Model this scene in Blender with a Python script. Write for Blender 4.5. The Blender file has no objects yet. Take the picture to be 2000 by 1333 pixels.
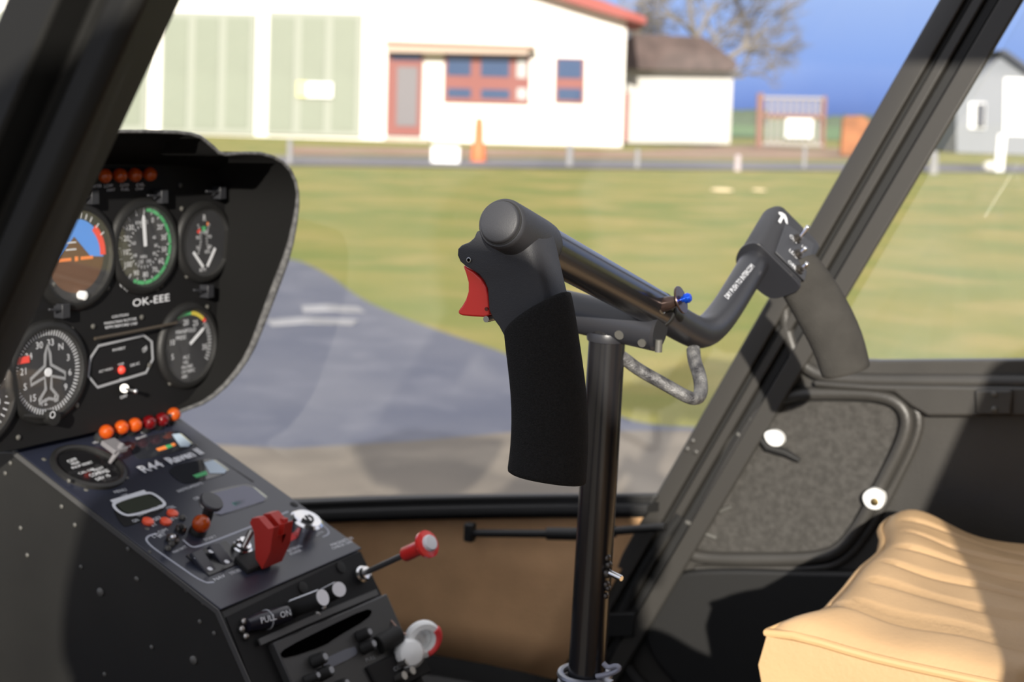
import bpy, bmesh, math, random
from mathutils import Vector, Matrix
random.seed(7)
scene = bpy.context.scene
COL = scene.collection
# ---------------------------------------------------------------- camera
# World axes: -X is the nose of the helicopter, +Y its right-hand side, Z up, z = 0 the ground.
CAM = Vector((0.0, 0.0, 1.35))
FPX = 2778.0
YAW, PITCH, ROLL = math.radians(29), math.radians(9.3), math.radians(1.7)
FH = Vector((-math.sin(YAW), math.cos(YAW), 0)); R0 = Vector((math.cos(YAW), math.sin(YAW), 0)); ZU = Vector((0, 0, 1))
CF = FH * math.cos(PITCH) - ZU * math.sin(PITCH)
U0 = FH * math.sin(PITCH) + ZU * math.cos(PITCH)
CU = U0 * math.cos(ROLL) - R0 * math.sin(ROLL)
CR = R0 * math.cos(ROLL) + U0 * math.sin(ROLL)
cam = bpy.data.cameras.new('camera'); cam_ob = bpy.data.objects.new('camera', cam); COL.objects.link(cam_ob)
cam_ob.matrix_world = Matrix(((CR.x, CU.x, -CF.x, CAM.x), (CR.y, CU.y, -CF.y, CAM.y), (CR.z, CU.z, -CF.z, CAM.z), (0, 0, 0, 1)))
cam.sensor_width = 36; cam.lens = 50; cam.clip_start = 0.02; cam.clip_end = 5000
cam.dof.use_dof = True; cam.dof.focus_distance = 0.955; cam.dof.aperture_fstop = 9.0
scene.camera = cam_ob
scene.view_settings.view_transform = 'Standard'
scene.view_settings.look = 'None'
scene.view_settings.gamma = 1.0
scene.view_settings.exposure = 0.0
# ---------------------------------------------------------------- sky and sun
SUN_AZ = math.radians(26); SUN_EL = math.radians(17)
TO_SUN = Vector((math.sin(SUN_AZ) * math.cos(SUN_EL), -math.cos(SUN_AZ) * math.cos(SUN_EL), math.sin(SUN_EL)))
sun = bpy.data.lights.new('sun', 'SUN'); sun.energy = 8.0; sun.angle = math.radians(0.6); sun.color = (1.0, 0.93, 0.82)
sun_ob = bpy.data.objects.new('sun', sun); COL.objects.link(sun_ob)
sun_ob.rotation_euler = TO_SUN.to_track_quat('Z', 'Y').to_euler(); sun_ob.location = (3, -5, 4)
world = bpy.data.worlds.new('sky'); scene.world = world; world.use_nodes = True
wn, wl = world.node_tree.nodes, world.node_tree.links
wn.clear()
w_out = wn.new('ShaderNodeOutputWorld'); w_bg = wn.new('ShaderNodeBackground'); w_tc = wn.new('ShaderNodeTexCoord')
w_sep = wn.new('ShaderNodeSeparateXYZ'); w_ramp = wn.new('ShaderNodeValToRGB'); w_noise = wn.new('ShaderNodeTexNoise')
w_add = wn.new('ShaderNodeMath'); w_add.operation = 'MULTIPLY_ADD'
w_noise.inputs['Scale'].default_value = 2.2; w_noise.inputs['Detail'].default_value = 4
wl.new(w_tc.outputs['Generated'], w_sep.inputs[0]); wl.new(w_tc.outputs['Generated'], w_noise.inputs['Vector'])
wl.new(w_noise.outputs['Fac'], w_add.inputs[0]); w_add.inputs[1].default_value = 0.03; wl.new(w_sep.outputs['Z'], w_add.inputs[2])
wl.new(w_add.outputs[0], w_ramp.inputs[0]); wl.new(w_ramp.outputs[0], w_bg.inputs[0]); wl.new(w_bg.outputs[0], w_out.inputs[0])
w_bg.inputs[1].default_value = 1.0
els = w_ramp.color_ramp.elements
els[0].position = 0.0; els[0].color = (0.10, 0.12, 0.13, 1)
els[1].position = 1.0; els[1].color = (1.0, 1.02, 1.1, 1)
for p, c in ((0.008, (0.09, 0.18, 0.52)), (0.026, (0.17, 0.30, 0.74)), (0.05, (0.28, 0.44, 0.90)), (0.09, (0.38, 0.54, 0.95)), (0.22, (0.75, 0.80, 1.0)), (0.5, (1.15, 1.12, 1.12))):
    e = els.new(p); e.color = (*c, 1)

# ---------------------------------------------------------------- sight lines onto real planes
def ray(px, py): return CF + CR * ((px - 1000) / FPX) - CU * ((py - 666.5) / FPX)
def on_plane(px, py, p, n):
    d = ray(px, py); n = Vector(n); return CAM + d * ((Vector(p) - CAM).dot(n) / d.dot(n))
def onX(px, py, x): return on_plane(px, py, (x, 0, 0), (1, 0, 0))
def onY(px, py, y): return on_plane(px, py, (0, y, 0), (0, 1, 0))
def onZ(px, py, z): return on_plane(px, py, (0, 0, z), (0, 0, 1))
def onD(px, py, d): return CAM + ray(px, py) * d

# ---------------------------------------------------------------- materials
MATS = {}
def mat(name, col, rough=0.5, metal=0.0, bump=0.0, bscale=200.0, var=0.0, vscale=20.0, col2=None, spec=0.5, trans=0.0, coat=0.0, sheen=0.0, tw=0.0):
    if name in MATS: return MATS[name]
    m = bpy.data.materials.new(name); m.use_nodes = True; nt = m.node_tree; N, L = nt.nodes, nt.links
    b = N['Principled BSDF']
    b.inputs['Base Color'].default_value = (*col, 1); b.inputs['Roughness'].default_value = rough
    b.inputs['Metallic'].default_value = metal; b.inputs['Specular IOR Level'].default_value = spec
    b.inputs['Transmission Weight'].default_value = trans; b.inputs['Coat Weight'].default_value = coat
    b.inputs['Sheen Weight'].default_value = sheen
    tc = N.new('ShaderNodeTexCoord')
    if var > 0 or col2:
        n = N.new('ShaderNodeTexNoise'); n.inputs['Scale'].default_value = vscale; n.inputs['Detail'].default_value = 6
        r = N.new('ShaderNodeValToRGB'); c2 = col2 or tuple(min(1, c * (1 + var)) for c in col); c1 = col if col2 else tuple(c * (1 - var) for c in col)
        r.color_ramp.elements[0].position = 0.35; r.color_ramp.elements[1].position = 0.65
        r.color_ramp.elements[0].color = (*c1, 1); r.color_ramp.elements[1].color = (*c2, 1)
        L.new(tc.outputs['Object'], n.inputs['Vector']); L.new(n.outputs['Fac'], r.inputs[0]); L.new(r.outputs[0], b.inputs['Base Color'])
    if bump > 0:
        n = N.new('ShaderNodeTexNoise'); n.inputs['Scale'].default_value = bscale; n.inputs['Detail'].default_value = 3
        k = N.new('ShaderNodeBump'); k.inputs['Strength'].default_value = bump; k.inputs['Distance'].default_value = 0.001
        L.new(tc.outputs['Object'], n.inputs['Vector']); L.new(n.outputs['Fac'], k.inputs['Height']); L.new(k.outputs[0], b.inputs['Normal'])
    if tw > 0:
        t = N.new('ShaderNodeBsdfTranslucent'); t.inputs[0].default_value = (*col, 1); x = N.new('ShaderNodeMixShader'); x.inputs[0].default_value = tw
        L.new(b.outputs[0], x.inputs[1]); L.new(t.outputs[0], x.inputs[2]); L.new(x.outputs[0], N['Material Output'].inputs[0])
    MATS[name] = m; return m
def glass(name, veil=0.05, gloss=0.03, tint=(1, 1, 1), veilcol=(0.8, 0.8, 0.8)):
    if name in MATS: return MATS[name]
    m = bpy.data.materials.new(name); m.use_nodes = True; nt = m.node_tree; N, L = nt.nodes, nt.links
    N.remove(N['Principled BSDF'])
    t = N.new('ShaderNodeBsdfTransparent'); t.inputs[0].default_value = (*tint, 1)
    g = N.new('ShaderNodeBsdfGlossy'); g.inputs['Roughness'].default_value = 0.02
    d = N.new('ShaderNodeBsdfDiffuse'); d.inputs[0].default_value = (*veilcol, 1)
    a = N.new('ShaderNodeMixShader'); c = N.new('ShaderNodeMixShader'); a.inputs[0].default_value = gloss; c.inputs[0].default_value = veil
    n = N.new('ShaderNodeTexNoise'); n.inputs['Scale'].default_value = 9; n.inputs['Detail'].default_value = 8
    q = N.new('ShaderNodeMath'); q.operation = 'MULTIPLY'; q.inputs[1].default_value = veil * 2
    tc = N.new('ShaderNodeTexCoord'); L.new(tc.outputs['Object'], n.inputs['Vector']); L.new(n.outputs['Fac'], q.inputs[0]); L.new(q.outputs[0], c.inputs[0])
    L.new(t.outputs[0], a.inputs[1]); L.new(g.outputs[0], a.inputs[2]); L.new(a.outputs[0], c.inputs[1]); L.new(d.outputs[0], c.inputs[2])
    L.new(c.outputs[0], N['Material Output'].inputs[0]); MATS[name] = m; return m

BLK = mat('black_anodised', (0.022, 0.023, 0.028), 0.38, bump=0.05, bscale=900)
BLKG = mat('black_gloss_tube', (0.012, 0.012, 0.014), 0.22, spec=0.6)
CAST = mat('dark_cast_grip', (0.031, 0.032, 0.037), 0.52, bump=0.25, bscale=1500, spec=0.35)
FOAM = mat('black_foam', (0.0135, 0.0135, 0.014), 0.95, bump=1.0, bscale=1300, var=0.25, vscale=900, spec=0.2)
FOAM2 = mat('foam_painted_sunlit', (0.042, 0.040, 0.037), 0.95, bump=0.8, bscale=900, var=0.12, vscale=40, spec=0.2)  # far grip's black foam, its colour lightened to look sunlit
PLAS = mat('black_plastic', (0.009, 0.009, 0.009), 0.55, bump=0.3, bscale=600)
HOOD = mat('hood_black', (0.0045, 0.0045, 0.0045), 0.85, bump=0.3, bscale=500, spec=0.15)
RIM = mat('worn_hood_edge', (0.05, 0.05, 0.052), 0.9, col2=(0.11, 0.11, 0.11), vscale=160, bump=0.8, bscale=300)
PANEL = mat('panel_paint', (0.0075, 0.0075, 0.008), 0.6, bump=0.15, bscale=700, spec=0.22)
CTOP = mat('console_top_sky_tint', (0.018, 0.021, 0.036), 0.34, bump=0.05, bscale=500, spec=0.6)  # blue of the reflected sky mixed into the base colour
SIDE = mat('console_side_paint', (0.0085, 0.0085, 0.0078), 0.5, bump=0.1, bscale=300, var=0.2, vscale=8)
DOORM = mat('door_grey_black', (0.040, 0.038, 0.035), 0.42, bump=0.3, bscale=500, var=0.08, vscale=15)
PILM = mat('pillar_paint', (0.037, 0.035, 0.032), 0.45, bump=0.1, bscale=500)
SEAL = mat('rubber_seal', (0.008, 0.008, 0.008), 0.7)
FELT = mat('grey_felt_lining', (0.036, 0.034, 0.031), 0.95, col2=(0.058, 0.055, 0.051), vscale=130, bump=1.0, bscale=600)
TANW = mat('tan_carpet_wall', (0.72, 0.44, 0.23), 0.9, bump=0.8, bscale=350, var=0.12, vscale=9)
CARP = mat('black_carpet', (0.018, 0.018, 0.018), 0.95, bump=1.0, bscale=400)
LEATH = mat('tan_leather', (0.46, 0.30, 0.155), 0.5, bump=0.35, bscale=260, var=0.06, vscale=12)
PIPE = mat('tan_piping', (0.50, 0.32, 0.155), 0.5)
RED = mat('red_plastic', (0.80, 0.035, 0.030), 0.28, coat=0.4)
RVT = mat('dull_rivet', (0.10, 0.098, 0.09), 0.5, metal=0.2)
REDG = mat('red_guard', (0.42, 0.020, 0.012), 0.5)
AMB = mat('amber_lens', (0.80, 0.14, 0.012), 0.06, coat=1.0, tw=0.4, trans=0.3)
REDL = mat('red_lens', (0.30, 0.004, 0.008), 0.06, coat=1.0, tw=0.3, trans=0.6)
BTN = mat('orange_red_button', (0.85, 0.10, 0.04), 0.4)
CHR = mat('chrome', (0.75, 0.75, 0.76), 0.15, metal=1.0)
STEEL = mat('dull_steel', (0.45, 0.44, 0.42), 0.35, metal=1.0)
WHT = mat('white_print', (0.72, 0.74, 0.78), 0.6)
GRYP = mat('grey_print', (0.30, 0.31, 0.33), 0.6)
WPL = mat('white_plastic', (0.85, 0.86, 0.85), 0.35)
REDP = mat('red_print', (0.75, 0.05, 0.05), 0.5)
GRN = mat('green_print', (0.06, 0.40, 0.14), 0.6)
YEL = mat('yellow_print', (0.62, 0.50, 0.05), 0.6)
ORG = mat('orange_print', (0.90, 0.25, 0.05), 0.6)
BLUP = mat('sky_blue_print', (0.08, 0.30, 0.85), 0.5)
BRNP = mat('brown_print', (0.12, 0.050, 0.018), 0.6)
DIAL = mat('dial_black', (0.016, 0.017, 0.021), 0.5)
LCD = mat('lcd', (0.035, 0.042, 0.030), 0.25)
GLS = glass('instrument_glass', 0.012, 0.06)
WSG = glass('windshield_acrylic', 0.03, 0.015)
DWG = glass('door_acrylic', 0.03, 0.02)

# ---------------------------------------------------------------- geometry kit
def frame(ax):
    ax = Vector(ax).normalized(); h = Vector((0, 0, 1)) if abs(ax.z) < 0.9 else Vector((1, 0, 0))
    a = ax.cross(h).normalized(); return a, ax.cross(a).normalized(), ax
class G:
    def __init__(s): s.v = []; s.f = []
    def add(s, vs, fs):
        o = len(s.v); s.v += [Vector(v) for v in vs]; s.f += [tuple(i + o for i in f) for f in fs]; return s
    def box(s, c, size, ax=None):
        X, Y, Z = ax or (Vector((1, 0, 0)), Vector((0, 1, 0)), Vector((0, 0, 1))); c = Vector(c)
        vs = [c + X * (i * size[0] / 2) + Y * (j * size[1] / 2) + Z * (k * size[2] / 2) for i in (-1, 1) for j in (-1, 1) for k in (-1, 1)]
        return s.add(vs, [(0, 1, 3, 2), (4, 6, 7, 5), (0, 4, 5, 1), (2, 3, 7, 6), (0, 2, 6, 4), (1, 5, 7, 3)])
    def prism(s, pts, vec):
        n = len(pts); vec = Vector(vec); pts = [Vector(p) for p in pts]
        return s.add(pts + [p + vec for p in pts], [tuple(range(n - 1, -1, -1)), tuple(range(n, 2 * n))] + [(i, (i + 1) % n, n + (i + 1) % n, n + i) for i in range(n)])
    def lathe(s, o, ax, prof, n=32):
        a, b, c = frame(ax); o = Vector(o); vs = []; m = len(prof)
        for r, h in prof:
            for k in range(n):
                t = 2 * math.pi * k / n; vs.append(o + a * (r * math.cos(t)) + b * (r * math.sin(t)) + c * h)
        fs = [(i * n + k, i * n + (k + 1) % n, (i + 1) * n + (k + 1) % n, (i + 1) * n + k) for i in range(m - 1) for k in range(n)]
        if prof[0][0] > 1e-6: fs.append(tuple(range(n - 1, -1, -1)))
        if prof[-1][0] > 1e-6: fs.append(tuple(range((m - 1) * n, m * n)))
        return s.add(vs, fs)
    def cyl(s, p, q, r, n=24, r2=None, bev=0.0):
        p, q = Vector(p), Vector(q); L = (q - p).length; r2 = r if r2 is None else r2
        pr = [(r, 0), (r2, L)] if not bev else [(r - bev, 0), (r, bev), (r2, L - bev), (r2 - bev, L)]
        return s.lathe(p, q - p, pr, n)
    def ball(s, c, r, n=16, ax=(0, 0, 1), squash=1.0):
        m = n // 2; return s.lathe(Vector(c), ax, [(max(1e-5, r * math.sin(math.pi * i / m)), -r * squash * math.cos(math.pi * i / m)) for i in range(m + 1)], n)
    def tube(s, path, r, n=16, closed=False, smooth=0, flat=1.0):
        P = [Vector(p) for p in path]
        R = list(r) if isinstance(r, (list, tuple)) else [r] * len(P)
        for _ in range(smooth):
            Q, S = [], []; m = len(P)
            rng = range(m) if closed else range(m - 1)
            if not closed: Q.append(P[0]); S.append(R[0])
            for i in rng:
                j = (i + 1) % m; Q += [P[i].lerp(P[j], 0.25), P[i].lerp(P[j], 0.75)]; S += [R[i] * .75 + R[j] * .25, R[i] * .25 + R[j] * .75]
            if not closed: Q.append(P[-1]); S.append(R[-1])
            P, R = Q, S
        m = len(P); vs = []
        t0 = (P[1] - P[0]).normalized(); a, b, _ = frame(t0)
        for i in range(m):
            if closed: t = (P[(i + 1) % m] - P[i - 1]).normalized()
            else: t = (P[min(i + 1, m - 1)] - P[max(i - 1, 0)]).normalized()
            a = (a - t * a.dot(t)).normalized(); b = t.cross(a)
            for k in range(n):
                w = 2 * math.pi * k / n; vs.append(P[i] + a * (R[i] * math.cos(w)) + b * (R[i] * flat * math.sin(w)))
        fs = [(i * n + k, i * n + (k + 1) % n, ((i + 1) % m) * n + (k + 1) % n, ((i + 1) % m) * n + k) for i in range(m if closed else m - 1) for k in range(n)]
        if not closed: fs += [tuple(range(n - 1, -1, -1)), tuple(range((m - 1) * n, m * n))]
        return s.add(vs, fs)
    def loft(s, rings, closed=True, cap=True):
        n = len(rings[0]); vs = [p for r in rings for p in r]; m = len(rings); kk = n if closed else n - 1
        fs = [(i * n + k, i * n + (k + 1) % n, (i + 1) * n + (k + 1) % n, (i + 1) * n + k) for i in range(m - 1) for k in range(kk)]
        if cap and closed: fs += [tuple(range(n - 1, -1, -1)), tuple(range((m - 1) * n, m * n))]
        return s.add(vs, fs)
    def ribbon(s, path, w, nrm, h=0.0006, closed=False):
        nrm = Vector(nrm).normalized(); P = [Vector(p) for p in path]; m = len(P)
        rings = []
        for i in range(m):
            t = (P[(i + 1) % m] - P[i - 1]) if closed else (P[min(i + 1, m - 1)] - P[max(i - 1, 0)])
            a = t.normalized().cross(nrm).normalized() * (w / 2); u = nrm * h
            rings.append([P[i] - a, P[i] - a + u, P[i] + a + u, P[i] + a])
        if closed: rings.append(rings[0])
        return s.loft(rings, cap=not closed)
    def text(s, txt, o, u, v, size, ext=0.0002, align='LEFT', fit=None, bold=0.0):
        cu = bpy.data.curves.new('t', 'FONT'); cu.body = txt; cu.size = 1.0; cu.align_x = align; cu.resolution_u = 2; cu.offset = bold
        ob = bpy.data.objects.new('t', cu); COL.objects.link(ob)
        me = bpy.data.meshes.new_from_object(ob.evaluated_get(bpy.context.evaluated_depsgraph_get()))
        u, v, o = Vector(u).normalized(), Vector(v).normalized(), Vector(o); n = u.cross(v)
        sx = size
        if fit and me.vertices: 
            wdt = max(p.co.x for p in me.vertices) - min(p.co.x for p in me.vertices); sx = fit / wdt
        vs = [o + u * (p.co.x * sx) + v * (p.co.y * size) + n * ext for p in me.vertices]
        s.add(vs, [tuple(p.vertices) for p in me.polygons])
        bpy.data.objects.remove(ob); bpy.data.curves.remove(cu); bpy.data.meshes.remove(me); return s
    def make(s, name, m, parent=None, bevel=0.0, seg=2, ang=35, subd=0, solid=0.0):
        me = bpy.data.meshes.new(name); c = Vector((0, 0, 0))
        lo = Vector([min(v[i] for v in s.v) for i in range(3)]); hi = Vector([max(v[i] for v in s.v) for i in range(3)]); c = (lo + hi) / 2
        me.from_pydata([v - c for v in s.v], [], s.f); me.validate()
        bm = bmesh.new(); bm.from_mesh(me)
        if len(bm.verts) < 60000: bmesh.ops.recalc_face_normals(bm, faces=bm.faces)
        bm.to_mesh(me); bm.free()
        me.shade_smooth(); me.set_sharp_from_angle(angle=math.radians(ang)); me.materials.append(m)
        o = bpy.data.objects.new(name, me); COL.objects.link(o)
        WL[o.name] = c
        if parent is not None: o.parent = parent; o.location = c - WL[parent.name]
        else: o.location = c
        if solid: k = o.modifiers.new('solid', 'SOLIDIFY'); k.thickness = solid; k.offset = 0
        if bevel: k = o.modifiers.new('bevel', 'BEVEL'); k.width = bevel; k.segments = seg; k.limit_method = 'ANGLE'; k.angle_limit = math.radians(30); k.harden_normals = False
        if subd: k = o.modifiers.new('sub', 'SUBSURF'); k.levels = subd; k.render_levels = subd
        return o
WL = {}
def dots(name, pts, r, ax, m, parent, sq=.5):
    for k, p in enumerate(pts):
        g = G(); g.ball(p, r[k] if isinstance(r, (list, tuple)) else r, 10, ax, sq); g.make(name, m, parent)
def thing(name, label, cat, loc=(0, 0, 0), group=None):
    o = bpy.data.objects.new(name, None); COL.objects.link(o); o.location = loc; WL[o.name] = Vector(loc); o.empty_display_size = 0.02
    o['label'] = label; o['category'] = cat
    if group: o['group'] = group
    return o
def tag(o, label, cat, group=None):
    o['label'] = label; o['category'] = cat
    if group: o['group'] = group
    return o
def struct(o, label=None):
    o['kind'] = 'structure'
    if label: o['label'] = label
    return o
def copy_tree(o, parent=None):
    c = o.copy(); COL.objects.link(c); WL[c.name] = WL[o.name].copy()
    if parent: c.parent = parent
    for ch in o.children: copy_tree(ch, c)
    return c
# ================================================================ ground outside
def gz(px, py, z=0.0): return onZ(px, py, z)
def sm(pts, it=2, closed=True):
    P = [Vector(p) for p in pts]
    for _ in range(it):
        Q = []; m = len(P)
        if not closed: Q.append(P[0])
        for i in range(m if closed else m - 1): Q += [P[i].lerp(P[(i + 1) % m], .25), P[i].lerp(P[(i + 1) % m], .75)]
        if not closed: Q.append(P[-1])
        P = Q
    return P
def ground_mat(name, c1, c2, c3, s1, s2, rough=0.9, bump=0.6, bs=60, dist=0.01):
    m = bpy.data.materials.new(name); m.use_nodes = True; N, L = m.node_tree.nodes, m.node_tree.links; b = N['Principled BSDF']
    tc = N.new('ShaderNodeTexCoord'); n1 = N.new('ShaderNodeTexNoise'); n2 = N.new('ShaderNodeTexNoise')
    n1.inputs['Scale'].default_value = s1; n2.inputs['Scale'].default_value = s2; n1.inputs['Detail'].default_value = 8; n2.inputs['Detail'].default_value = 8
    r = N.new('ShaderNodeValToRGB'); r.color_ramp.elements[0].color = (*c1, 1); r.color_ramp.elements[1].color = (*c2, 1)
    r.color_ramp.elements[0].position = 0.38; r.color_ramp.elements[1].position = 0.62
    x = N.new('ShaderNodeMix'); x.data_type = 'RGBA'; q = N.new('ShaderNodeValToRGB'); q.color_ramp.elements[0].position = 0.5; q.color_ramp.elements[1].position = 0.72
    L.new(tc.outputs['Object'], n1.inputs['Vector']); L.new(tc.outputs['Object'], n2.inputs['Vector'])
    L.new(n1.outputs['Fac'], r.inputs[0]); L.new(n2.outputs['Fac'], q.inputs[0]); L.new(q.outputs[0], x.inputs['Factor']); L.new(r.outputs[0], x.inputs['A']); x.inputs['B'].default_value = (*c3, 1)
    L.new(x.outputs['Result'], b.inputs['Base Color']); b.inputs['Roughness'].default_value = rough; b.inputs['Specular IOR Level'].default_value = 0.3
    n3 = N.new('ShaderNodeTexNoise'); n3.inputs['Scale'].default_value = bs; k = N.new('ShaderNodeBump'); k.inputs['Strength'].default_value = bump; k.inputs['Distance'].default_value = dist
    L.new(tc.outputs['Object'], n3.inputs['Vector']); L.new(n3.outputs['Fac'], k.inputs['Height']); L.new(k.outputs[0], b.inputs['Normal'])
    return m
GRASS = ground_mat('grass_lawn', (0.185, 0.215, 0.050), (0.28, 0.255, 0.068), (0.36, 0.29, 0.095), 0.55, 0.9, 1.0, 1.0, 40, 0.03)
ASPH = ground_mat('wet_asphalt', (0.075, 0.085, 0.125), (0.10, 0.108, 0.145), (0.13, 0.137, 0.175), 1.2, 3.0, 0.55, 0.4, 80, 0.004)
CONC = ground_mat('old_concrete', (0.16, 0.14, 0.115), (0.21, 0.18, 0.145), (0.26, 0.225, 0.18), 1.0, 2.5, 0.85, 0.5, 60, 0.005)
ROADM = ground_mat('far_road', (0.12, 0.12, 0.14), (0.16, 0.16, 0.175), (0.20, 0.17, 0.155), 0.3, 0.5, 0.8, 0.3, 30, 0.004)
GRAV = ground_mat('red_gravel', (0.27, 0.16, 0.11), (0.33, 0.23, 0.165), (0.22, 0.21, 0.11), 0.5, 0.4, 0.95, 0.5, 30, 0.01)
g = G(); S = 1500
g.add([(-S, -S, 0), (S, -S, 0), (S, S, 0), (-S, S, 0)], [(0, 1, 2, 3)])
struct(g.make('ground', GRASS), 'grass airfield, green and straw yellow')
def patch(name, pts, m, z0, label):
    g = G(); g.prism([Vector((p.x, p.y, z0 - 0.004)) for p in pts], (0, 0, 0.004)); return struct(g.make(name, m), label)
edge = [gz(*p) for p in ((-900, 470), (300, 478), (560, 500), (640, 535), (700, 583), (770, 615), (850, 645), (930, 672), (985, 690), (1080, 740), (1180, 800), (1250, 832), (1400, 838), (2300, 842))]
edge = sm(edge, 2, False)
apron = edge + [Vector((6, 2, 0)), Vector((6, -8, 0)), Vector((-14, -8, 0)), Vector((-30, 2, 0))]
patch('apron', apron, ASPH, 0.004, 'grey asphalt apron')
pad = [gz(*p) for p in ((-600, 862), (380, 872), (560, 882), (800, 868), (1000, 850), (1400, 846), (2400, 850))] + [Vector((5.9, 2, 0)), Vector((5.9, -7.9, 0)), Vector((-10, -7.9, 0)), Vector((-14, 0, 0))]
patch('landing_pad', pad, CONC, 0.012, 'tan grey concrete landing pad')
MARK = mat('faded_paint_mark', (.30, .30, .31), .8, var=.3, vscale=3)
for k, (q, lab) in enumerate(((((588, 600), (640, 597), (700, 603), (712, 612), (650, 610), (592, 612)), 'upper faded white paint mark on the apron'), (((520, 628), (600, 622), (700, 628), (690, 637), (600, 634), (530, 640)), 'lower faded white paint mark on the apron'))):
    patch('paint_mark', [gz(*p) for p in q], MARK, 0.010, lab)
DB = 54.0
patch('road', [gz(*p) for p in ((-700, 304), (600, 307), (1000, 312), (1500, 319), (2600, 330), (2600, 344), (1500, 334), (1000, 330), (600, 325), (-700, 318))], ROADM, 0.03, 'narrow asphalt road')
patch('gravel_verge', [gz(*p) for p in ((560, 287), (900, 291), (1230, 296), (1470, 284), (1660, 292), (1660, 312), (1230, 311), (900, 306), (560, 303))], GRAV, 0.02, 'reddish gravel strip before the hangar')

# ================================================================ hangar etc. (facade plane square to the view, 54 m away)
def fb(px, py, d=0.0): return on_plane(px, py, FH * (DB - d), FH)
HW = mat('white_render_wall', (0.80, 0.78, 0.73), 0.9, var=0.04, vscale=0.6)
HFR = mat('cream_door_frame', (0.27, 0.29, 0.245), 0.7)
HPAN = mat('pale_green_translucent_panel', (0.19, 0.215, 0.165), 0.6, var=0.05, vscale=0.5)
REDW = mat('red_painted_wood', (0.20, 0.050, 0.040), 0.6)
REDF = mat('red_fascia', (0.27, 0.040, 0.028), 0.6)
WINB = mat('window_glass_dark', (0.05, 0.08, 0.15), 0.08, spec=0.8)
BRN = mat('brown_tile_roof', (0.085, 0.06, 0.055), 0.85, var=0.2, vscale=2)
CUR = mat('pale_curtain', (0.42, 0.42, 0.42), 0.9)
PLNT = mat('plinth_concrete', (0.40, 0.34, 0.28), 0.9, var=0.15, vscale=1)
def wall_poly(pts, d, thick, name, m, parent, **k):
    g = G(); g.prism([fb(x, y, d) for x, y in pts], FH * thick); return g.make(name, m, parent, **k)
def rect(x0, y0, x1, y1):
    a = (x1 - x0) * 0.027
    return [(x0, y0), (x1, y0 + a), (x1 - (y1 - y0) * 0.022, y1 + a), (x0 - (y1 - y0) * 0.022, y1)]
hang = thing('hangar', 'big white hangar with pale green sliding doors and red roof edge', 'building', fb(700, 280))
base = lambda x: 271 + (x - 550) * 0.022
wall_poly([(-500, -160), (640, -160), (1224, 28), (1215, 286), (-500, 252)], 0, 4, 'wall', HW, hang)
wall_poly([(560, -190), (1180, 2), (1262, 34), (1262, 47), (1175, 22), (560, -168)], 1.0, 5, 'roof', REDF, hang)
wall_poly([(560, 271), (1215, 286), (1213, 304), (560, 290)], 0.4, 0.4, 'plinth', PLNT, hang)
for x0, x1 in ((-60, 290), (318, 500), (526, 708)):
    p = wall_poly(rect(x0, 22, x1, 258 + (x0 - 318) * 0.02), 0.16, 0.16, 'sliding_door', HFR, hang)
    n = 3 if x0 > 0 else 5
    w = (x1 - x0) / n
    for i in range(n):
        q = wall_poly(rect(x0 + i * w + 4, 34, x0 + (i + 1) * w - 12, 250 + (x0 - 318) * 0.02), 0.20, 0.05, 'panel', HPAN, p)
lb = tag(wall_poly(rect(598, 160, 650, 190), 0.32, 0.04, 'wall_sign', mat('white_sign', (0.85, 0.85, 0.82), .7), None), 'white rectangular sign with yellow end on the pale green hangar door', 'sign')
wall_poly(rect(580, 159, 599, 189), 0.33, 0.04, 'yellow_end', mat('pale_yellow', (0.75, 0.68, 0.28), .7), lb)
# entrance porch, door, windows
dr = wall_poly(rect(757, 103, 826, 264), 0.2, 0.2, 'entrance_door', REDW, hang)
wall_poly(rect(776, 130, 816, 246), 0.24, 0.05, 'door_pane', mat('door_glass_grey', (0.16, 0.15, 0.16), .2), dr)
wall_poly(rect(766, 106, 822, 117), 0.24, 0.05, 'transom_pane', WINB, dr)
wall_poly([(752, 79), (1046, 89), (1046, 94), (752, 84)], 1.2, 1.2, 'porch_edge', mat('porch_fascia', (0.36, 0.22, 0.165), .7), hang)
wall_poly([(754, 84), (1036, 93), (1030, 106), (754, 101)], 1.0, 1.0, 'porch_roof', mat('porch_cream', (0.46, 0.36, 0.29), .7), hang)
wall_poly(rect(750, 270, 838, 291), 1.0, 1.0, 'doorstep', PLNT, hang)
wf = wall_poly(rect(868, 104, 1035, 200), 0.12, 0.12, 'window', REDW, hang)
for a in ((874, 108, 920, 147), (940, 110, 995, 149), (1010, 112, 1029, 152), (874, 172, 920, 190), (940, 174, 995, 192), (1010, 172, 1029, 194)):
    wall_poly(rect(*a), 0.15, 0.05, 'pane', CUR if a[0] > 1000 else WINB, wf)
wf = wall_poly(rect(1085, 112, 1143, 201), 0.12, 0.12, 'window', REDW, hang)
wall_poly(rect(1089, 115, 1137, 152), 0.15, 0.05, 'pane', WINB, wf); wall_poly(rect(1089, 172, 1136, 195), 0.15, 0.05, 'pane', WINB, wf)
wall_poly(rect(842, 150, 852, 168), 0.1, 0.1, 'letter_box', mat('mailbox_blue', (0.2, 0.24, 0.33), .5), hang)
wall_poly(rect(1215, 180, 1229, 276), -2, 0.5, 'side_gate', REDW, hang)
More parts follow.
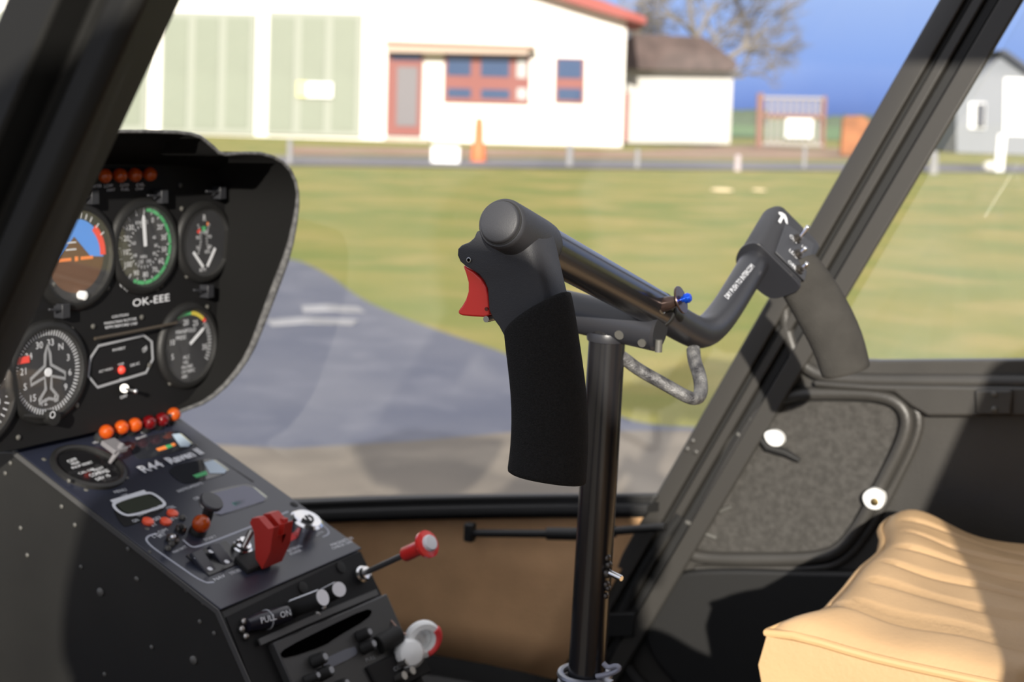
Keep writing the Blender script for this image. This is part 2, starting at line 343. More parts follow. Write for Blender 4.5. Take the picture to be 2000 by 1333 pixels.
# shed behind
def fs(px, py, d): return on_plane(px, py, FH * d, FH)
def prismd(pts, d, th, name, m, parent=None, **k): g = G(); g.prism([fs(x, y, d) for x, y in pts], FH * th); return g.make(name, m, parent, **k)
shed = thing('garden_shed', 'small white shed with a brown tiled roof right of the hangar', 'building', fs(1330, 280, 60))
prismd([(1225, 132), (1432, 138), (1426, 281), (1225, 279)], 60, 5, 'wall', mat('shed_wall', (.50, .49, .46), .9, var=.06, vscale=.5), shed)
prismd([(1180, 110), (1240, 66), (1375, 72), (1441, 122), (1436, 138), (1180, 134)], 59, 7, 'roof', BRN, shed)
# far house at right and its sign
HG = mat('grey_cladding', (0.20, 0.215, 0.24), .8); SLATE = mat('slate_roof', (0.055, 0.06, 0.075), .7)
hs = thing('house', 'pale grey gabled house with dark slate roof at the far right', 'building', fs(1950, 290, 62))
prismd([(1868, 190), (1962, 104), (2080, 200), (2080, 305), (1868, 298)], 62, 8, 'wall', HG, hs)
prismd([(1950, 100), (1964, 96), (2110, 200), (2110, 216), (1966, 108)], 61.5, 9, 'roof', SLATE, hs)
w = prismd([(1894, 200), (1926, 201), (1924, 252), (1892, 251)], 61.9, .3, 'window', WPL, hs)
prismd([(1908, 203), (1925, 203), (1923, 249), (1907, 249)], 61.8, .2, 'pane', SLATE, w)
sg = thing('field_sign', 'large blank white sign panel on a post before the grey house', 'sign', fs(1950, 335, 38))
prismd([(1962, 152), (2090, 156), (2088, 268), (1960, 264)], 38, .08, 'board', mat('white_board', (0.85, 0.85, 0.85), .6), sg)
prismd([(1950, 262), (1966, 262), (1960, 335), (1944, 335)], 38, .12, 'post', mat('white_board2', (0.80, 0.80, 0.80), .6), sg)
# gate / picket panel
gt = thing('picket_panel', 'tall white picket panel with a white notice between reddish posts', 'fence', fs(1550, 285, 58))
WP = mat('weathered_white_paint', (0.30, 0.28, 0.27), .8); RP = mat('weathered_red_post', (0.20, 0.10, 0.075), .8)
prismd([(1480, 182), (1492, 182), (1489, 288), (1477, 288)], 58, .2, 'post', RP, gt)
prismd([(1607, 188), (1615, 188), (1611, 290), (1604, 290)], 58, .2, 'post', RP, gt)
prismd([(1492, 188), (1608, 190), (1608, 195), (1492, 193)], 57.9, .1, 'rail', WP, gt)
prismd([(1490, 222), (1608, 225), (1608, 232), (1490, 229)], 57.9, .1, 'rail', RP, gt)
prismd([(1490, 278), (1606, 281), (1606, 286), (1490, 283)], 57.9, .1, 'rail', WP, gt)
for i in range(9):
    x = 1499 + i * 12.2; prismd([(x, 190), (x + 5.5, 190), (x + 3.5, 284), (x - 2, 284)], 58.05, .08, 'picket', WP, gt)
tag(prismd([(1536, 232), (1588, 233), (1586, 270), (1534, 269)], 57.7, .06, 'notice_board', WPL), 'small white notice on the picket panel', 'sign')
tag(prismd([(1647, 232), (1660, 226), (1685, 227), (1700, 236), (1697, 306), (1642, 304)], 50, .3, 'rusty_board', mat('rust_orange', (0.27, 0.10, 0.035), .8, var=.3, vscale=1.5), bevel=.05), 'rusty orange board beside the far window pillar', 'sign')
# orange bagged windsock/cone, white box, bollards
cn = thing('orange_marker', 'tall orange traffic marker standing before the hangar wall', 'cone', gz(934, 318))
c0 = gz(934, 317); s0 = (c0 - CAM).dot(CF) / FPX; OR = mat('marker_orange', (0.60, 0.15, 0.045), .6)
g = G(); g.lathe(c0, ZU, [(14 * s0, 0), (15 * s0, 6 * s0), (14.5 * s0, 26 * s0), (10 * s0, 40 * s0), (9 * s0, 68 * s0), (7.5 * s0, 82 * s0), (5 * s0, 86 * s0)], 16); g.make('cone_body', OR, cn)
g = G(); g.lathe(c0, ZU, [(18 * s0, 0), (18 * s0, 3 * s0)], 8); g.make('cone_base', OR, cn)
c0 = gz(870, 320); s0 = (c0 - CAM).dot(CF) / FPX
g = G(); g.box(c0 + ZU * 17 * s0, (56 * s0, 30 * s0, 33 * s0), (R0, FH, ZU)); tag(g.make('white_box', WPL, bevel=.03), 'white box lying on the road beside the orange marker', 'box')
def bollard(px, py, w, h, m, label):
    c = gz(px, py); s = (c - CAM).dot(CF) / FPX; t = thing('bollard', label, 'bollard', c, 'low roadside bollards')
    g = G(); g.cyl(c, c + ZU * h * s, w * s / 2, 12, w * s / 2.4); g.make('post', m, t); g = G(); g.ball(c + ZU * h * s, w * s / 2.2, 12); g.make('cap', m, t)
WB = mat('pale_bollard', (0.23, 0.23, 0.235), .7)
bollard(1440, 334, 14, 26, mat('pinkish_white', (0.40, 0.34, 0.35), .7), 'stubby pinkish white bollard on the road below the white shed')
bollard(1112, 326, 15, 38, WB, 'pale grey bollard below the small hangar window')
bollard(1244, 330, 11, 34, WB, 'pale grey bollard below the right-hand hangar corner')
bollard(566, 322, 12, 44, WB, 'pale grey bollard just right of the instrument hood')
bollard(1570, 330, 8, 40, WB, 'thin pale bollard below the picket panel')
bollard(1822, 340, 20, 36, WB, 'pale bollard seen right of the window pillar')
c0 = gz(1934, 335); s0 = (c0 - CAM).dot(CF) / FPX
g = G(); g.ball(c0 + ZU * 9 * s0, 17 * s0, 12, squash=.7); o = g.make('stone', mat('pale_stone', (0.6, 0.58, 0.52), .9), subd=1); tag(o, 'pale round stone at the foot of the white sign', 'stone')
for px, w in ((1410, 46), (1482, 30)):
    c0 = gz(px, 374); s0 = (c0 - CAM).dot(CF) / FPX; g = G()
    g.ball(c0 + ZU * 2 * s0, w / 2 * s0, 12, squash=.18); tag(g.make('leaf_heap', mat('straw', (0.75, 0.60, 0.36), .9)), 'wider straw coloured heap on the lawn left of the far grip' if w > 40 else 'narrower straw coloured heap on the lawn beside the wider one', 'heap', 'straw heaps on the lawn')
# hedge line and bare tree
HED = mat('far_hedge', (0.05, 0.07, 0.045), .95, var=.4, vscale=.1)
for k, (x0, x1, yt, d, nm) in enumerate(((1425, 1500, 216, 190, 'dark hedge beyond the field left of the picket panel'), (1600, 1720, 226, 200, 'dark hedge beyond the field right of the picket panel'), (1750, 1905, 236, 150, 'low green hedge beside the grey house'))):
    g = G(); n = 14; rg = []
    for i in range(n + 1):
        x = x0 + (x1 - x0) * i / n; h = random.uniform(-3, 3); yb = 226 + (x - 1430) * 0.028 + 14
        a, b = fs(x, yb, d), fs(x, yt + h, d); a.z = -.02; rg.append([a - FH * 2, b - FH, b + FH, a + FH * 2])
    g.loft(rg); tag(g.make('hedge', HED), nm, 'hedge')
FLD = ground_mat('far_green_field', (0.10, 0.19, 0.08), (0.15, 0.24, 0.10), (0.20, 0.27, 0.12), .05, .08)
patch('far_field', [gz(*p) for p in ((1380, 232), (2200, 256), (2300, 292), (1380, 268))], FLD, 0.05, 'darker green field')
BARK = mat('bare_bark', (0.20, 0.18, 0.16), .9)
def bare_tree(root, h, seed, lean, label):
    rnd = random.Random(seed); t = thing('bare_tree', label, 'tree', root); gt_ = G(); gb = G()
    def grow(p, d, L, r, k, tgt):
        q = p + d * L; mid = p.lerp(q, .5) + Vector((rnd.uniform(-1, 1), rnd.uniform(-1, 1), rnd.uniform(-1, 1))) * L * .06
        tgt.tube([p, mid, q], [r, r * .82, r * .68], 6 if k < 3 else 3)
        if k >= 7: return
        for j in range(3 if k < 6 else 2):
            a = Vector((rnd.uniform(-1, 1), rnd.uniform(-1, 1), rnd.uniform(-.45, .8))).normalized()
            grow(p.lerp(q, rnd.uniform(.55, 1)), (d * .75 + a * .75 + lean * .2).normalized(), L * rnd.uniform(.62, .84), r * .62, k + 1, gb)
    grow(root, (ZU + lean * .3).normalized(), h * .28, h * .026, 0, gt_)
    gt_.make('trunk', BARK, t); gb.make('branches', BARK, t)
bare_tree(fs(1330, 262, 72), 12.5, 4, CR * 1.0, 'bare grey tree standing behind the white shed')
bare_tree(fs(1200, 262, 80), 12, 9, CR * .6, 'bare grey tree half hidden behind the hangar corner')

# ================================================================ helicopter shell
YF, YN, YC = 1.67, 0.43, 1.05           # far door plane, near door plane, centre line
FLOORZ = 0.52
PT = onY(1840, 0, YF); PB = onY(1290, 960, YF)        # front edge of the far A pillar
PD = (PT - PB).normalized()
def pil(z, y=YF): return Vector((PB.x + (z - PB.z) * PD.x / PD.z, y, z))
PW = Vector((PD.z, 0, -PD.x))            # across the pillar, aft
def extr(prof, p, q, name, m, parent=None, sgn=1, **k):
    g = G(); g.loft([[c + PW * w + Vector((0, sgn * y, 0)) for w, y in prof] for c in (p, q)]); return g.make(name, m, parent, **k)
W = (onY(1766, 400, YF) - onY(1610, 400, YF)).dot(PW)
prof = [(0, .03), (0, -.012), (.05 * W, -.014), (.30 * W, -.014), (.31 * W, -.002), (.37 * W, -.002), (.39 * W, -.010), (.52 * W, -.010), (.56 * W, .006), (.70 * W, .006), (.72 * W, -.016), (.98 * W, -.016), (W, -.012), (W - .010, .03)]
zt, zb = 1.88, 0.40
far = struct(extr(prof, pil(zb), pil(zt), 'trim_1', PILM, bevel=.0015), 'far windscreen pillar and door frame, ridged')
extr([(.33 * W, .0), (.33 * W, -.006), (.37 * W, -.006), (.37 * W, 0)], pil(zb), pil(zt), 'seal', SEAL, far)
extr([(.57 * W, .006), (.57 * W, -.006), (.68 * W, -.006), (.68 * W, .006)], pil(zb), pil(zt), 'seal', SEAL, far)
dots('rivet', [onY(x, y, YF - .014) for x, y in ((1341, 878), (1352, 862), (1358, 884))], .004, (0, 1, 0), PILM, far)
# near pillar (its door stands open, so only the windscreen frame)
NB, NT = onY(0, 718, YN), onY(331, 0, YN); ND = (NT - NB).normalized(); NW = Vector((ND.z, 0, -ND.x))
g = G(); w0 = -(onY(331, 0, YN) - onY(50, 0, YN)).dot(NW)
prN = [(-.019, .03), (0, -.012), (-.004, -.016), (.22 * w0, -.016), (.26 * w0, -.006), (.42 * w0, -.006), (.46 * w0, -.022), (.85 * w0, -.020), (.93 * w0, -.010), (w0, -.002), (w0, .03)]
a0, a1 = NB - ND * .55, NB + ND * ((1.93 - NB.z) / ND.z)
g.loft([[c + NW * w + Vector((0, y, 0)) for w, y in prN] for c in (a0, a1)])
struct(g.make('trim_2', mat('near_pillar_shade_black', (0.009, 0.009, 0.0085), .6, spec=.25), bevel=.002), 'near windscreen pillar, out of focus')  # darker than the far pillar paint, standing in for shade
# nose sill: lower windscreen frame, curved towards the nose
def sz(t): s = math.sin(t * math.pi / 2); return ZS - .135 * s + .05 * s * s
def nose(t, z=0.86):     # t 0 at the far pillar foot, 1 on the centre line
    a = t * math.pi / 2; return Vector((pil(z).x + .012 - (1.48 + pil(z).x) * math.sin(a), YC + (YF - YC) * (math.cos(a) ** 0.75), z))
px_path = [(1300, 960), (1200, 958), (1000, 962), (800, 967), (600, 974)]
def sill_ring(t, z0, dz, dep):
    a, b = nose(t, z0), nose(t, z0 - dz); n = (Vector((-1.0, YC, z0)) - a); n.z = 0; n.normalize(); return [a, a + n * dep, b + n * dep, b]
ZS = onY(1290, 960, YF).z
for sgn in (1, -1):
    g = G(); rg = []
    for i in range(19):
        t = i / 18
        rr = sill_ring(t, sz(t), .034, .020)
        if sgn < 0: rr = [Vector((p.x, 2 * YC - p.y, p.z)) for p in rr]
        rg.append(rr)
    g.loft(rg); o = g.make('trim_%d' % (3 if sgn > 0 else 4), PLAS, bevel=.003); struct(o, 'black lower windscreen frame')
    g = G(); rg = []
    for i in range(19):
        t = i / 18; a = nose(t, sz(t)); n = Vector((-1.0, YC, 0)) - a; n.z = 0; n.normalize()
        prf = [(0.006, -.010), (0.034, -.012), (0.036, -.016), (0.036, -.022), (0.006, -.024)]
        rr = [a + n * u + ZU * v for u, v in prf]
        if sgn < 0: rr = [Vector((p.x, 2 * YC - p.y, p.z)) for p in rr]
        rg.append(rr)
    g.loft(rg); g.make('ledge', PLAS, o)
    # tan side wall below the frame and its lower kick panel
    g = G(); rg = []
    for i in range(19):
        t = i / 18; rr = []
        for z in (sz(t) - .03, .72, .64, .578):
            p = nose(t, z); k = (sz(t) - z) * .10; p.y -= k; 
            if sgn < 0: p.y = 2 * YC - p.y
            rr.append(p)
        rg.append(rr)
    g.loft(rg, closed=False, cap=False); struct(g.make('wall_right' if sgn > 0 else 'wall_left', TANW, solid=.006), 'tan carpeted nose wall')
    g = G(); rg = []
    for i in range(19):
        t = i / 18; rr = []
        for z in (.585, FLOORZ - .02):
            p = nose(t, z); p.y -= (sz(t) - z) * .10 + .006
            if sgn < 0: p.y = 2 * YC - p.y
            rr.append(p)
        rg.append(rr)
    g.loft(rg, closed=False, cap=False); struct(g.make('baseboard_right' if sgn > 0 else 'baseboard_left', CARP, solid=.008), 'black carpet turned up along the nose wall')
    g = G(); rg = []
    for i in range(19):
        t = i / 18; rr = []
        for z in (sz(t) - .004, .72, .58, .44, .34):
            p = nose(t, z); k = (sz(t) - z) * .10; p.y += .012 - k; p.x -= .016 * math.sin(t * math.pi / 2)
            if z < .5: p = p.lerp(Vector((p.x * .7 - .25, YC, z)), .22 if z > .4 else .6)
            if sgn < 0: p.y = 2 * YC - p.y
            rr.append(p)
        rg.append(rr)
    g.loft(rg, closed=False, cap=False); struct(g.make('nose_skin_right' if sgn > 0 else 'nose_skin_left', PILM, solid=.003), 'dark outer skin of the nose')
    # windscreen half
    g = G(); rg = []
    for i in range(19):
        t = i / 18; b = nose(t, sz(t)); e = Vector((-.10 - .40 * math.sin(t * math.pi / 2), YC + (YF - YC) * math.cos(t * math.pi / 2) ** .75, 1.95)); rr = []
        for j in range(11):
            s = j / 10; p = b.lerp(e, s); p.x -= .16 * math.sin(math.pi * s) * math.sin(t * math.pi / 2)
            if sgn < 0: p.y = 2 * YC - p.y
            rr.append(p)
        rg.append(rr)
    g.loft(rg, closed=False, cap=False); o = struct(g.make('window_%d' % (1 if sgn > 0 else 2), WSG), 'clear curved windscreen half')
    if sgn < 0: o.visible_shadow = True
# floor, roof, aft bulkhead, near sill
g = G(); g.box((-.30, YC, FLOORZ - .02), (2.1, 1.22, .04)); struct(g.make('floor', CARP), 'black carpeted cabin floor')
g = G(); g.box((.42, YC, 1.89), (1.10, 1.36, .09)); struct(g.make('ceiling', PLAS, bevel=.02), 'cabin roof')
g = G(); g.box((.78, YC, 1.22), (.05, 1.24, 1.45)); struct(g.make('wall_back', PLAS), 'rear cabin bulkhead')
for y, nm in ((YN, 'trim_5'), (YF, 'trim_6')):
    g = G(); g.prism([(.50 + (z - 1.40) * .3 + dx, y - .025, z) for z, dx in ((.5, 0), (1.88, 0), (1.88, .30), (.5, .75))], (0, .05, 0)); struct(g.make(nm, PILM, bevel=.01), 'door post behind the seats')
g = G(); g.box((.05, YN, .44), (1.6, .06, .22)); struct(g.make('trim_7', PILM, bevel=.01), 'near door sill')
g = G(); rg = []
for x in (-1.5, -.75, -.3, 1.3): 
    s = .45 if x < -1.2 else (.8 if x < -.6 else 1); rg.append([Vector((x, YC + s * .62 * math.cos(a), .38 + .14 * math.sin(a))) for a in [2 * math.pi * k / 20 for k in range(20)]])
g.loft(rg); struct(g.make('belly', PILM), 'underside of the helicopter')
gl = thing('landing_skid', 'landing skid under the near side of the cabin', 'skid', (0, .2, 0))
def skid(y, root):
    g = G(); g.tube([(-1.6, y, .16), (-1.45, y, .06), (-1.2, y, .035), (1.6, y, .035)], .03, 12, smooth=2); g.make('runner', PILM, root)
    for x in (-.7, .8): g = G(); g.tube([(x, YC + (.3 if y > YC else -.3), .33), (x, y, .045)], .022, 10); g.make('strut', PILM, root)
skid(.15, gl); gl = thing('landing_skid', 'landing skid under the far side of the cabin', 'skid', (0, 1.95, 0)); skid(1.95, gl)
# ================================================================ far door
def yy(pts, y): return [onY(a, b, y) for a, b in pts]
def plate(pts, y0, th, name, m, parent, rnd=0, **k):
    g = G(); P = yy(pts, y0); P = sm(P, rnd) if rnd else P
    g.prism(P, (0, th, 0)); return g.make(name, m, parent, **k)
def right_of(px, py): return (px, py)
door = plate([(1500, 640), (1545, 668), (1565, 712), (1610, 738), (1700, 744), (2450, 770), (2450, 1900), (1150, 1900), (1085, 1330), (1290, 975), (1480, 700)], YF + .004, .03, 'door_1', DOORM, None)
struct(door, 'inside of the far pilot door, dark grey')
lip = [(1535, 560), (1532, 610), (1543, 668), (1565, 712), (1610, 738), (1700, 744), (1900, 745), (2450, 752)]
g = G(); g.tube(yy(lip, YF - .002), .0085, 12, smooth=2); g.make('window_lip', DOORM, door)
g = G(); g.prism(yy([(1600, 640), (1625, 690), (1665, 704), (1720, 706), (2450, 700), (2450, 760), (1700, 745), (1600, 738), (1570, 710), (1565, 640)], YF), (0, .02, 0)); g.make('window_frame', DOORM, door, bevel=.002)
g = G(); g.prism(yy([(1560, 690), (1600, 722), (1660, 733), (2450, 735), (2450, 742), (1660, 740), (1600, 732)], YF + .006), (0, .02, 0)); g.make('seal', SEAL, door)
plate([(1585, 744), (1700, 752), (2450, 762), (2450, 815), (1812, 815), (1778, 795), (1745, 768), (1640, 762), (1590, 757)], YF - .014, .02, 'armrest_bar', DOORM, door, bevel=.006, seg=3)
plate([(1903, 762), (1978, 762), (1976, 812), (1905, 812)], YF - .020, .01, 'latch_cover', DOORM, door, bevel=.003)
dots('screw', [onY(x, y, YF - .021) for x, y in ((1942, 770), (1942, 800))], .004, (0, 1, 0), RVT, door)
# map pocket: felt lined recess with a moulded rim
pocket = [(1500, 798), (1560, 785), (1715, 786), (1752, 805), (1752, 850), (1690, 975), (1640, 1062), (1590, 1078), (1480, 1078), (1372, 1076), (1350, 1060), (1400, 960)]
plate(pocket, YF + .001, .006, 'pocket_lining', FELT, door, rnd=2)
rim = [(1490, 790), (1550, 770), (1640, 768), (1730, 772), (1772, 800), (1772, 850), (1720, 950), (1685, 1020), (1640, 1078), (1590, 1092), (1480, 1094), (1375, 1092), (1338, 1078), (1352, 1040), (1420, 910)]
g = G(); g.tube(yy(rim, YF - .003), .0085, 12, closed=True, smooth=2); g.make('pocket_rim', DOORM, door)
rim2 = [(1760, 775), (1795, 800), (1795, 850), (1740, 960), (1700, 1035), (1650, 1098), (1590, 1112), (1360, 1112)]
g = G(); g.tube(yy(rim2, YF + .002), .006, 10, smooth=2); g.make('outer_rim', DOORM, door)
plate([(1420, 862), (1472, 795), (1500, 792), (1360, 1064), (1325, 1070)], YF - .004, .008, 'hinge_strip', DOORM, door, bevel=.001)
g = G()
for a, b in (((1392, 975), (1408, 992)), ((1405, 1000), (1430, 990)), ((1440, 848), (1462, 860)), ((1466, 820), (1480, 812)), ((1340, 1020), (1358, 1028)), ((1375, 1042), (1400, 1052))):
    g = G(); g.cyl(onY(*a, YF - .008), onY(*b, YF - .008), .0028, 8); g.make('hinge_pin', RVT, door)
plate([(1310, 1118), (1420, 1112), (1600, 1118), (2000, 1118), (2000, 1600), (1420, 1420), (1290, 1320), (1250, 1240), (1262, 1165)], YF - .010, .016, 'lower_panel', PLAS, door, rnd=2, bevel=.006, seg=3)
g = G(); g.tube(yy([(1330, 1005), (1262, 1100), (1215, 1200), (1205, 1270), (1250, 1340), (1330, 1400)], YF - .004), .008, 10, smooth=2); g.make('edge_seal', SEAL, door)
g = G(); g.tube(yy([(1290, 1010), (1225, 1110), (1175, 1230), (1180, 1330), (1230, 1420)], YF - .004), .007, 10, smooth=2); g.make('edge_seal', PLAS, door)
plate([(1178, 1200), (1240, 1198), (1236, 1246), (1180, 1246)], YF - .02, .02, 'hinge', PLAS, door, bevel=.002)
cl = thing('door_clip', 'white plastic clip on a black lever on the upper left of the door pocket', 'clip', onY(1508, 858, YF))
g = G(); g.prism(sm(yy([(1488, 845), (1515, 840), (1531, 856), (1526, 874), (1500, 872)], YF - .022), 2), (0, .012, 0)); g.make('clip_body', WPL, cl, bevel=.002)
g = G(); g.tube(yy([(1478, 848), (1500, 874), (1535, 885), (1562, 900)], YF - .010), [.004, .006, .005, .003], 10); g.make('lever', SEAL, cl)
cl = thing('door_clip', 'white plastic clip with a brass centre at the lower right of the door pocket', 'clip', onY(1702, 978, YF))
g = G(); g.prism(sm(yy([(1680, 968), (1705, 952), (1728, 968), (1722, 998), (1692, 996)], YF - .020), 2), (0, .016, 0)); g.make('clip_body', WPL, cl, bevel=.002)
g = G(); p = onY(1708, 981, YF - .020); g.lathe(p, (0, -1, 0), [(.005, -.001), (.005, .001), (.003, .0015)], 16); g.make('brass_pin', mat('brass', (.6, .45, .2), .3, metal=1), cl)
# acrylic of the door window
p = pil(1.93); g = G(); q = [Vector((onY(1600, 700, YF).x + .0, YF + .012, onY(1600, 700, YF).z)), Vector((.56, YF + .012, onY(1700, 720, YF).z)), Vector((.56, YF + .012, 1.92)), Vector((p.x + W, YF + .012, 1.92))]
g.prism(q, (0, .003, 0)); struct(g.make('window_3', DWG), 'door window acrylic')
# door stay rod on the nose wall
rd = thing('vent_rod', 'slim black rod with a square end under the windscreen frame', 'rod', onY(1000, 1042, 1.60))
g = G(); g.tube(yy([(925, 1042), (1130, 1044), (1300, 1030)], 1.60), .0055, 12); g.make('rod', PLAS, rd)
g = G(); g.tube(yy([(1070, 1043), (1130, 1044), (1200, 1038)], 1.60), .0085, 12); g.make('sleeve', PLAS, rd)
g = G(); g.box(onY(918, 1040, 1.60), (.014, .014, .026)); g.make('end_block', PLAS, rd, bevel=.003)

# ================================================================ seat
def sst(t): t = min(1, max(0, t)); return t * t * (3 - 2 * t)
def seat(dy, label, cat='seat'):
    y0, y1 = 1.195 + dy, 1.60 + dy; zt_, xf, xb = .895, -.388, .10
    t = thing('pilot_seat' if dy == 0 else 'copilot_seat', label, cat, (xf, (y0 + y1) / 2, FLOORZ))
    # cushion with lengthwise channels
    g = G(); nx, ny = 60, 60; vs = []; 
    def top(u, v):       # u 0 front..1 back, v 0 near..1 far
        x = xf + (xb - xf) * u + (1 - u) ** 2 * .036 * sst(v / .14) * (1 - .8 * sst((v - .60) / .32)); y = y0 + (y1 - y0) * v
        e = min(1, min(u, 1.2 - u) / .07); e2 = min(1, min(v, 1 - v) / .07)
        z = zt_ - .012 + .014 * math.sqrt(max(0, 1 - (1 - e) ** 2)) * math.sqrt(max(0, 1 - (1 - e2) ** 2)) + .012 * math.sin(math.pi * v) + .018 * math.exp(-((u - .06) / .10) ** 2) * (.3 + .7 * v)
        if v > .16 and v < .97 and u > .05:
            k = (v - .16) / .135; f = k - math.floor(k); z -= .0055 * math.exp(-(min(f, 1 - f) / .07) ** 2)
        if v <= .16: z -= .004 * math.exp(-((v - .13) / .01) ** 2)
        if u > .40: z -= .007 * math.exp(-((u - .47) / .012) ** 2)
        return Vector((x, y, z + .0025 * math.sin(u * 21 + v * 13) * math.sin(v * 9)))
    vs = [top(i / nx, j / ny) for i in range(nx + 1) for j in range(ny + 1)]
    fsx = [(i * (ny + 1) + j, (i + 1) * (ny + 1) + j, (i + 1) * (ny + 1) + j + 1, i * (ny + 1) + j + 1) for i in range(nx) for j in range(ny)]
    g.add(vs, fsx); g.make('cushion', LEATH, t, ang=60)
    per = [top(0, j / 20) for j in range(21)] + [top(i / 20, 1) for i in range(1, 21)] + [top(1, 1 - j / 20) for j in range(1, 21)] + [top(1 - i / 20, 0) for i in range(1, 20)]
    rings = [per, [p + Vector(((p.x - (xf + xb) / 2) * .02, (p.y - (y0 + y1) / 2) * .03, 0)) + ZU * (-.03) for p in per], [Vector((p.x + (.02 if p.x < -.3 else 0), p.y, zt_ - .15)) for p in per]]
    g = G(); g.loft(rings, cap=False); g.make('cushion_side', LEATH, t, ang=60)
    g = G(); g.tube(per, .0042, 10, closed=True); g.make('piping', PIPE, t)
    g = G(); g.box(((xf + xb) / 2 + .02, (y0 + y1) / 2, (FLOORZ + zt_ - .15) / 2), (xb - xf - .04, y1 - y0 - .02, zt_ - .15 - FLOORZ)); g.make('seat_box', PLAS, t, bevel=.01)
    g = G(); bn = Vector((1, 0, -.33)).normalized(); bu = Vector((.33, 0, 1)).normalized(); g.box(Vector((.060, (y0 + y1) / 2, .96)) + bu * .26 + bn * .05, (.10, y1 - y0 - .02, .52), (bn, Vector((0, 1, 0)), bu)); g.make('backrest', LEATH, t, bevel=.03, seg=4)
    return t
seat(0, 'tan leather pilot seat with stitched channels and piped edges by the far door')
seat(-.62, 'tan leather copilot seat beside the near door opening')
# ================================================================ cyclic control
cy = thing('cyclic_control', 'black T-bar cyclic control stick with two foam hand grips on a centre post', 'control stick', (-.50, YC, FLOORZ))
# near grip -------------------------------------------------
YG = .812
capc = onY(979, 436, YG - .012)
AX = (onX(1282, 603, capc.x) - capc).normalized()
k_ = (capc - CAM).dot(CF) / FPX
grip = [(930, 452), (925, 464), (915, 473), (900, 479), (893, 486), (892, 498), (897, 510), (908, 520), (920, 526), (934, 536), (945, 550), (952, 566), (954, 590), (955, 608), (963, 624), (975, 640), (990, 668), (1085, 668), (1068, 590), (1056, 540), (1046, 495), (1036, 455), (1020, 440)]
P = [onY(a, b, YG) for a, b in grip]
nl = 17; g = G(); rg = []
for dy, ir, il in ((0, .0105, .0012), (.0008, .0065, .0003), (.0025, .0035, 0), (.005, .0015, 0), (.009, 0, 0), (.030, 0, 0), (.034, .002, .0015)):
    ctr = sum(P, Vector()) / len(P); rg.append([p + (Vector((-ir, dy, 0)) if k >= nl and k < 23 else (ctr - p).normalized() * il + Vector((0, dy, 0))) for k, p in enumerate(P)])
g.loft(rg); gripb = g.make('grip_body', CAST, cy, bevel=.0008, seg=2, ang=50)
a_, b_, _ = frame(AX)
R_ = 51 * k_
def barrel_ring(o, r):
    out = []
    for i in range(48):
        t = 2 * math.pi * i / 48; p = a_ * math.cos(t) + b_ * math.sin(t)
        lug = Vector((-.93, 0, .37)).normalized(); lug = (lug - AX * lug.dot(AX)).normalized(); c = max(0, p.dot(lug)); rr = r * (1 + .05 * (c ** 6))
        out.append(o + p * rr)
    return out
g = G(); g.loft([barrel_ring(capc + AX * d, R_ * s) for d, s in ((.0, .93), (.0012, .985), (.003, 1.0), (.02, 1.0), (.050, .99), (.058, .96), (.062, .88), (.063, .82))]); g.make('barrel', CAST, gripb, ang=45)
g = G(); g.lathe(capc, -AX, [(.83 * R_, -.001), (.83 * R_, .0022), (.80 * R_, .0034), (.74 * R_, .0040), (.0001, .0046)], 64); g.make('cap', mat('matt_cap', (.032, .033, .038), .55, bump=.15, bscale=1200), gripb, ang=50)
g = G(); g.lathe(capc, -AX, [(.88 * R_, -.001), (.88 * R_, .0004), (.83 * R_, .0004), (.83 * R_, -.001)], 64); g.make('cap_groove', SEAL, gripb)
h = onY(916, 508, YG - .0004); g = G(); g.lathe(h, (0, -1, 0), [(.0018, -.001), (.0018, .0005), (.0012, .0006), (.0012, -.0005)], 24); g.make('pivot_pin', STEEL, gripb)
g = G(); g.lathe(h, (0, -1, 0), [(.0012, -.0002), (.0001, -.0002)], 20); g.make('pin_hole', SEAL, gripb)
g = G(); s_ = onY(958, 622, YG + .012); g.cyl(s_ + Vector((0, -.006, 0)), s_ + Vector((0, .006, 0)), .0022, 16); g.make('spring_pin', STEEL, gripb)
tr = [(903, 518), (909, 534), (914, 552), (914, 570), (909, 586), (902, 598), (895, 607), (894, 613), (902, 617), (925, 619), (945, 620), (956, 616), (955, 600), (953, 575), (949, 560), (940, 545), (925, 531), (911, 523)]
P = [onY(a, b, YG + .006) for a, b in tr]
g = G(); g.prism(P, (0, .019, 0)); trg = g.make('trigger', RED, cy, bevel=.0014, seg=3); trg['label'] = 'red trigger on the near grip'
g = G(); p = onY(950, 604, YG + .0055); g.lathe(p, (0, -1, 0), [(.0013, -.001), (.0013, .0003), (.0001, .0003)], 16); g.make('trigger_pin', REDL, trg)
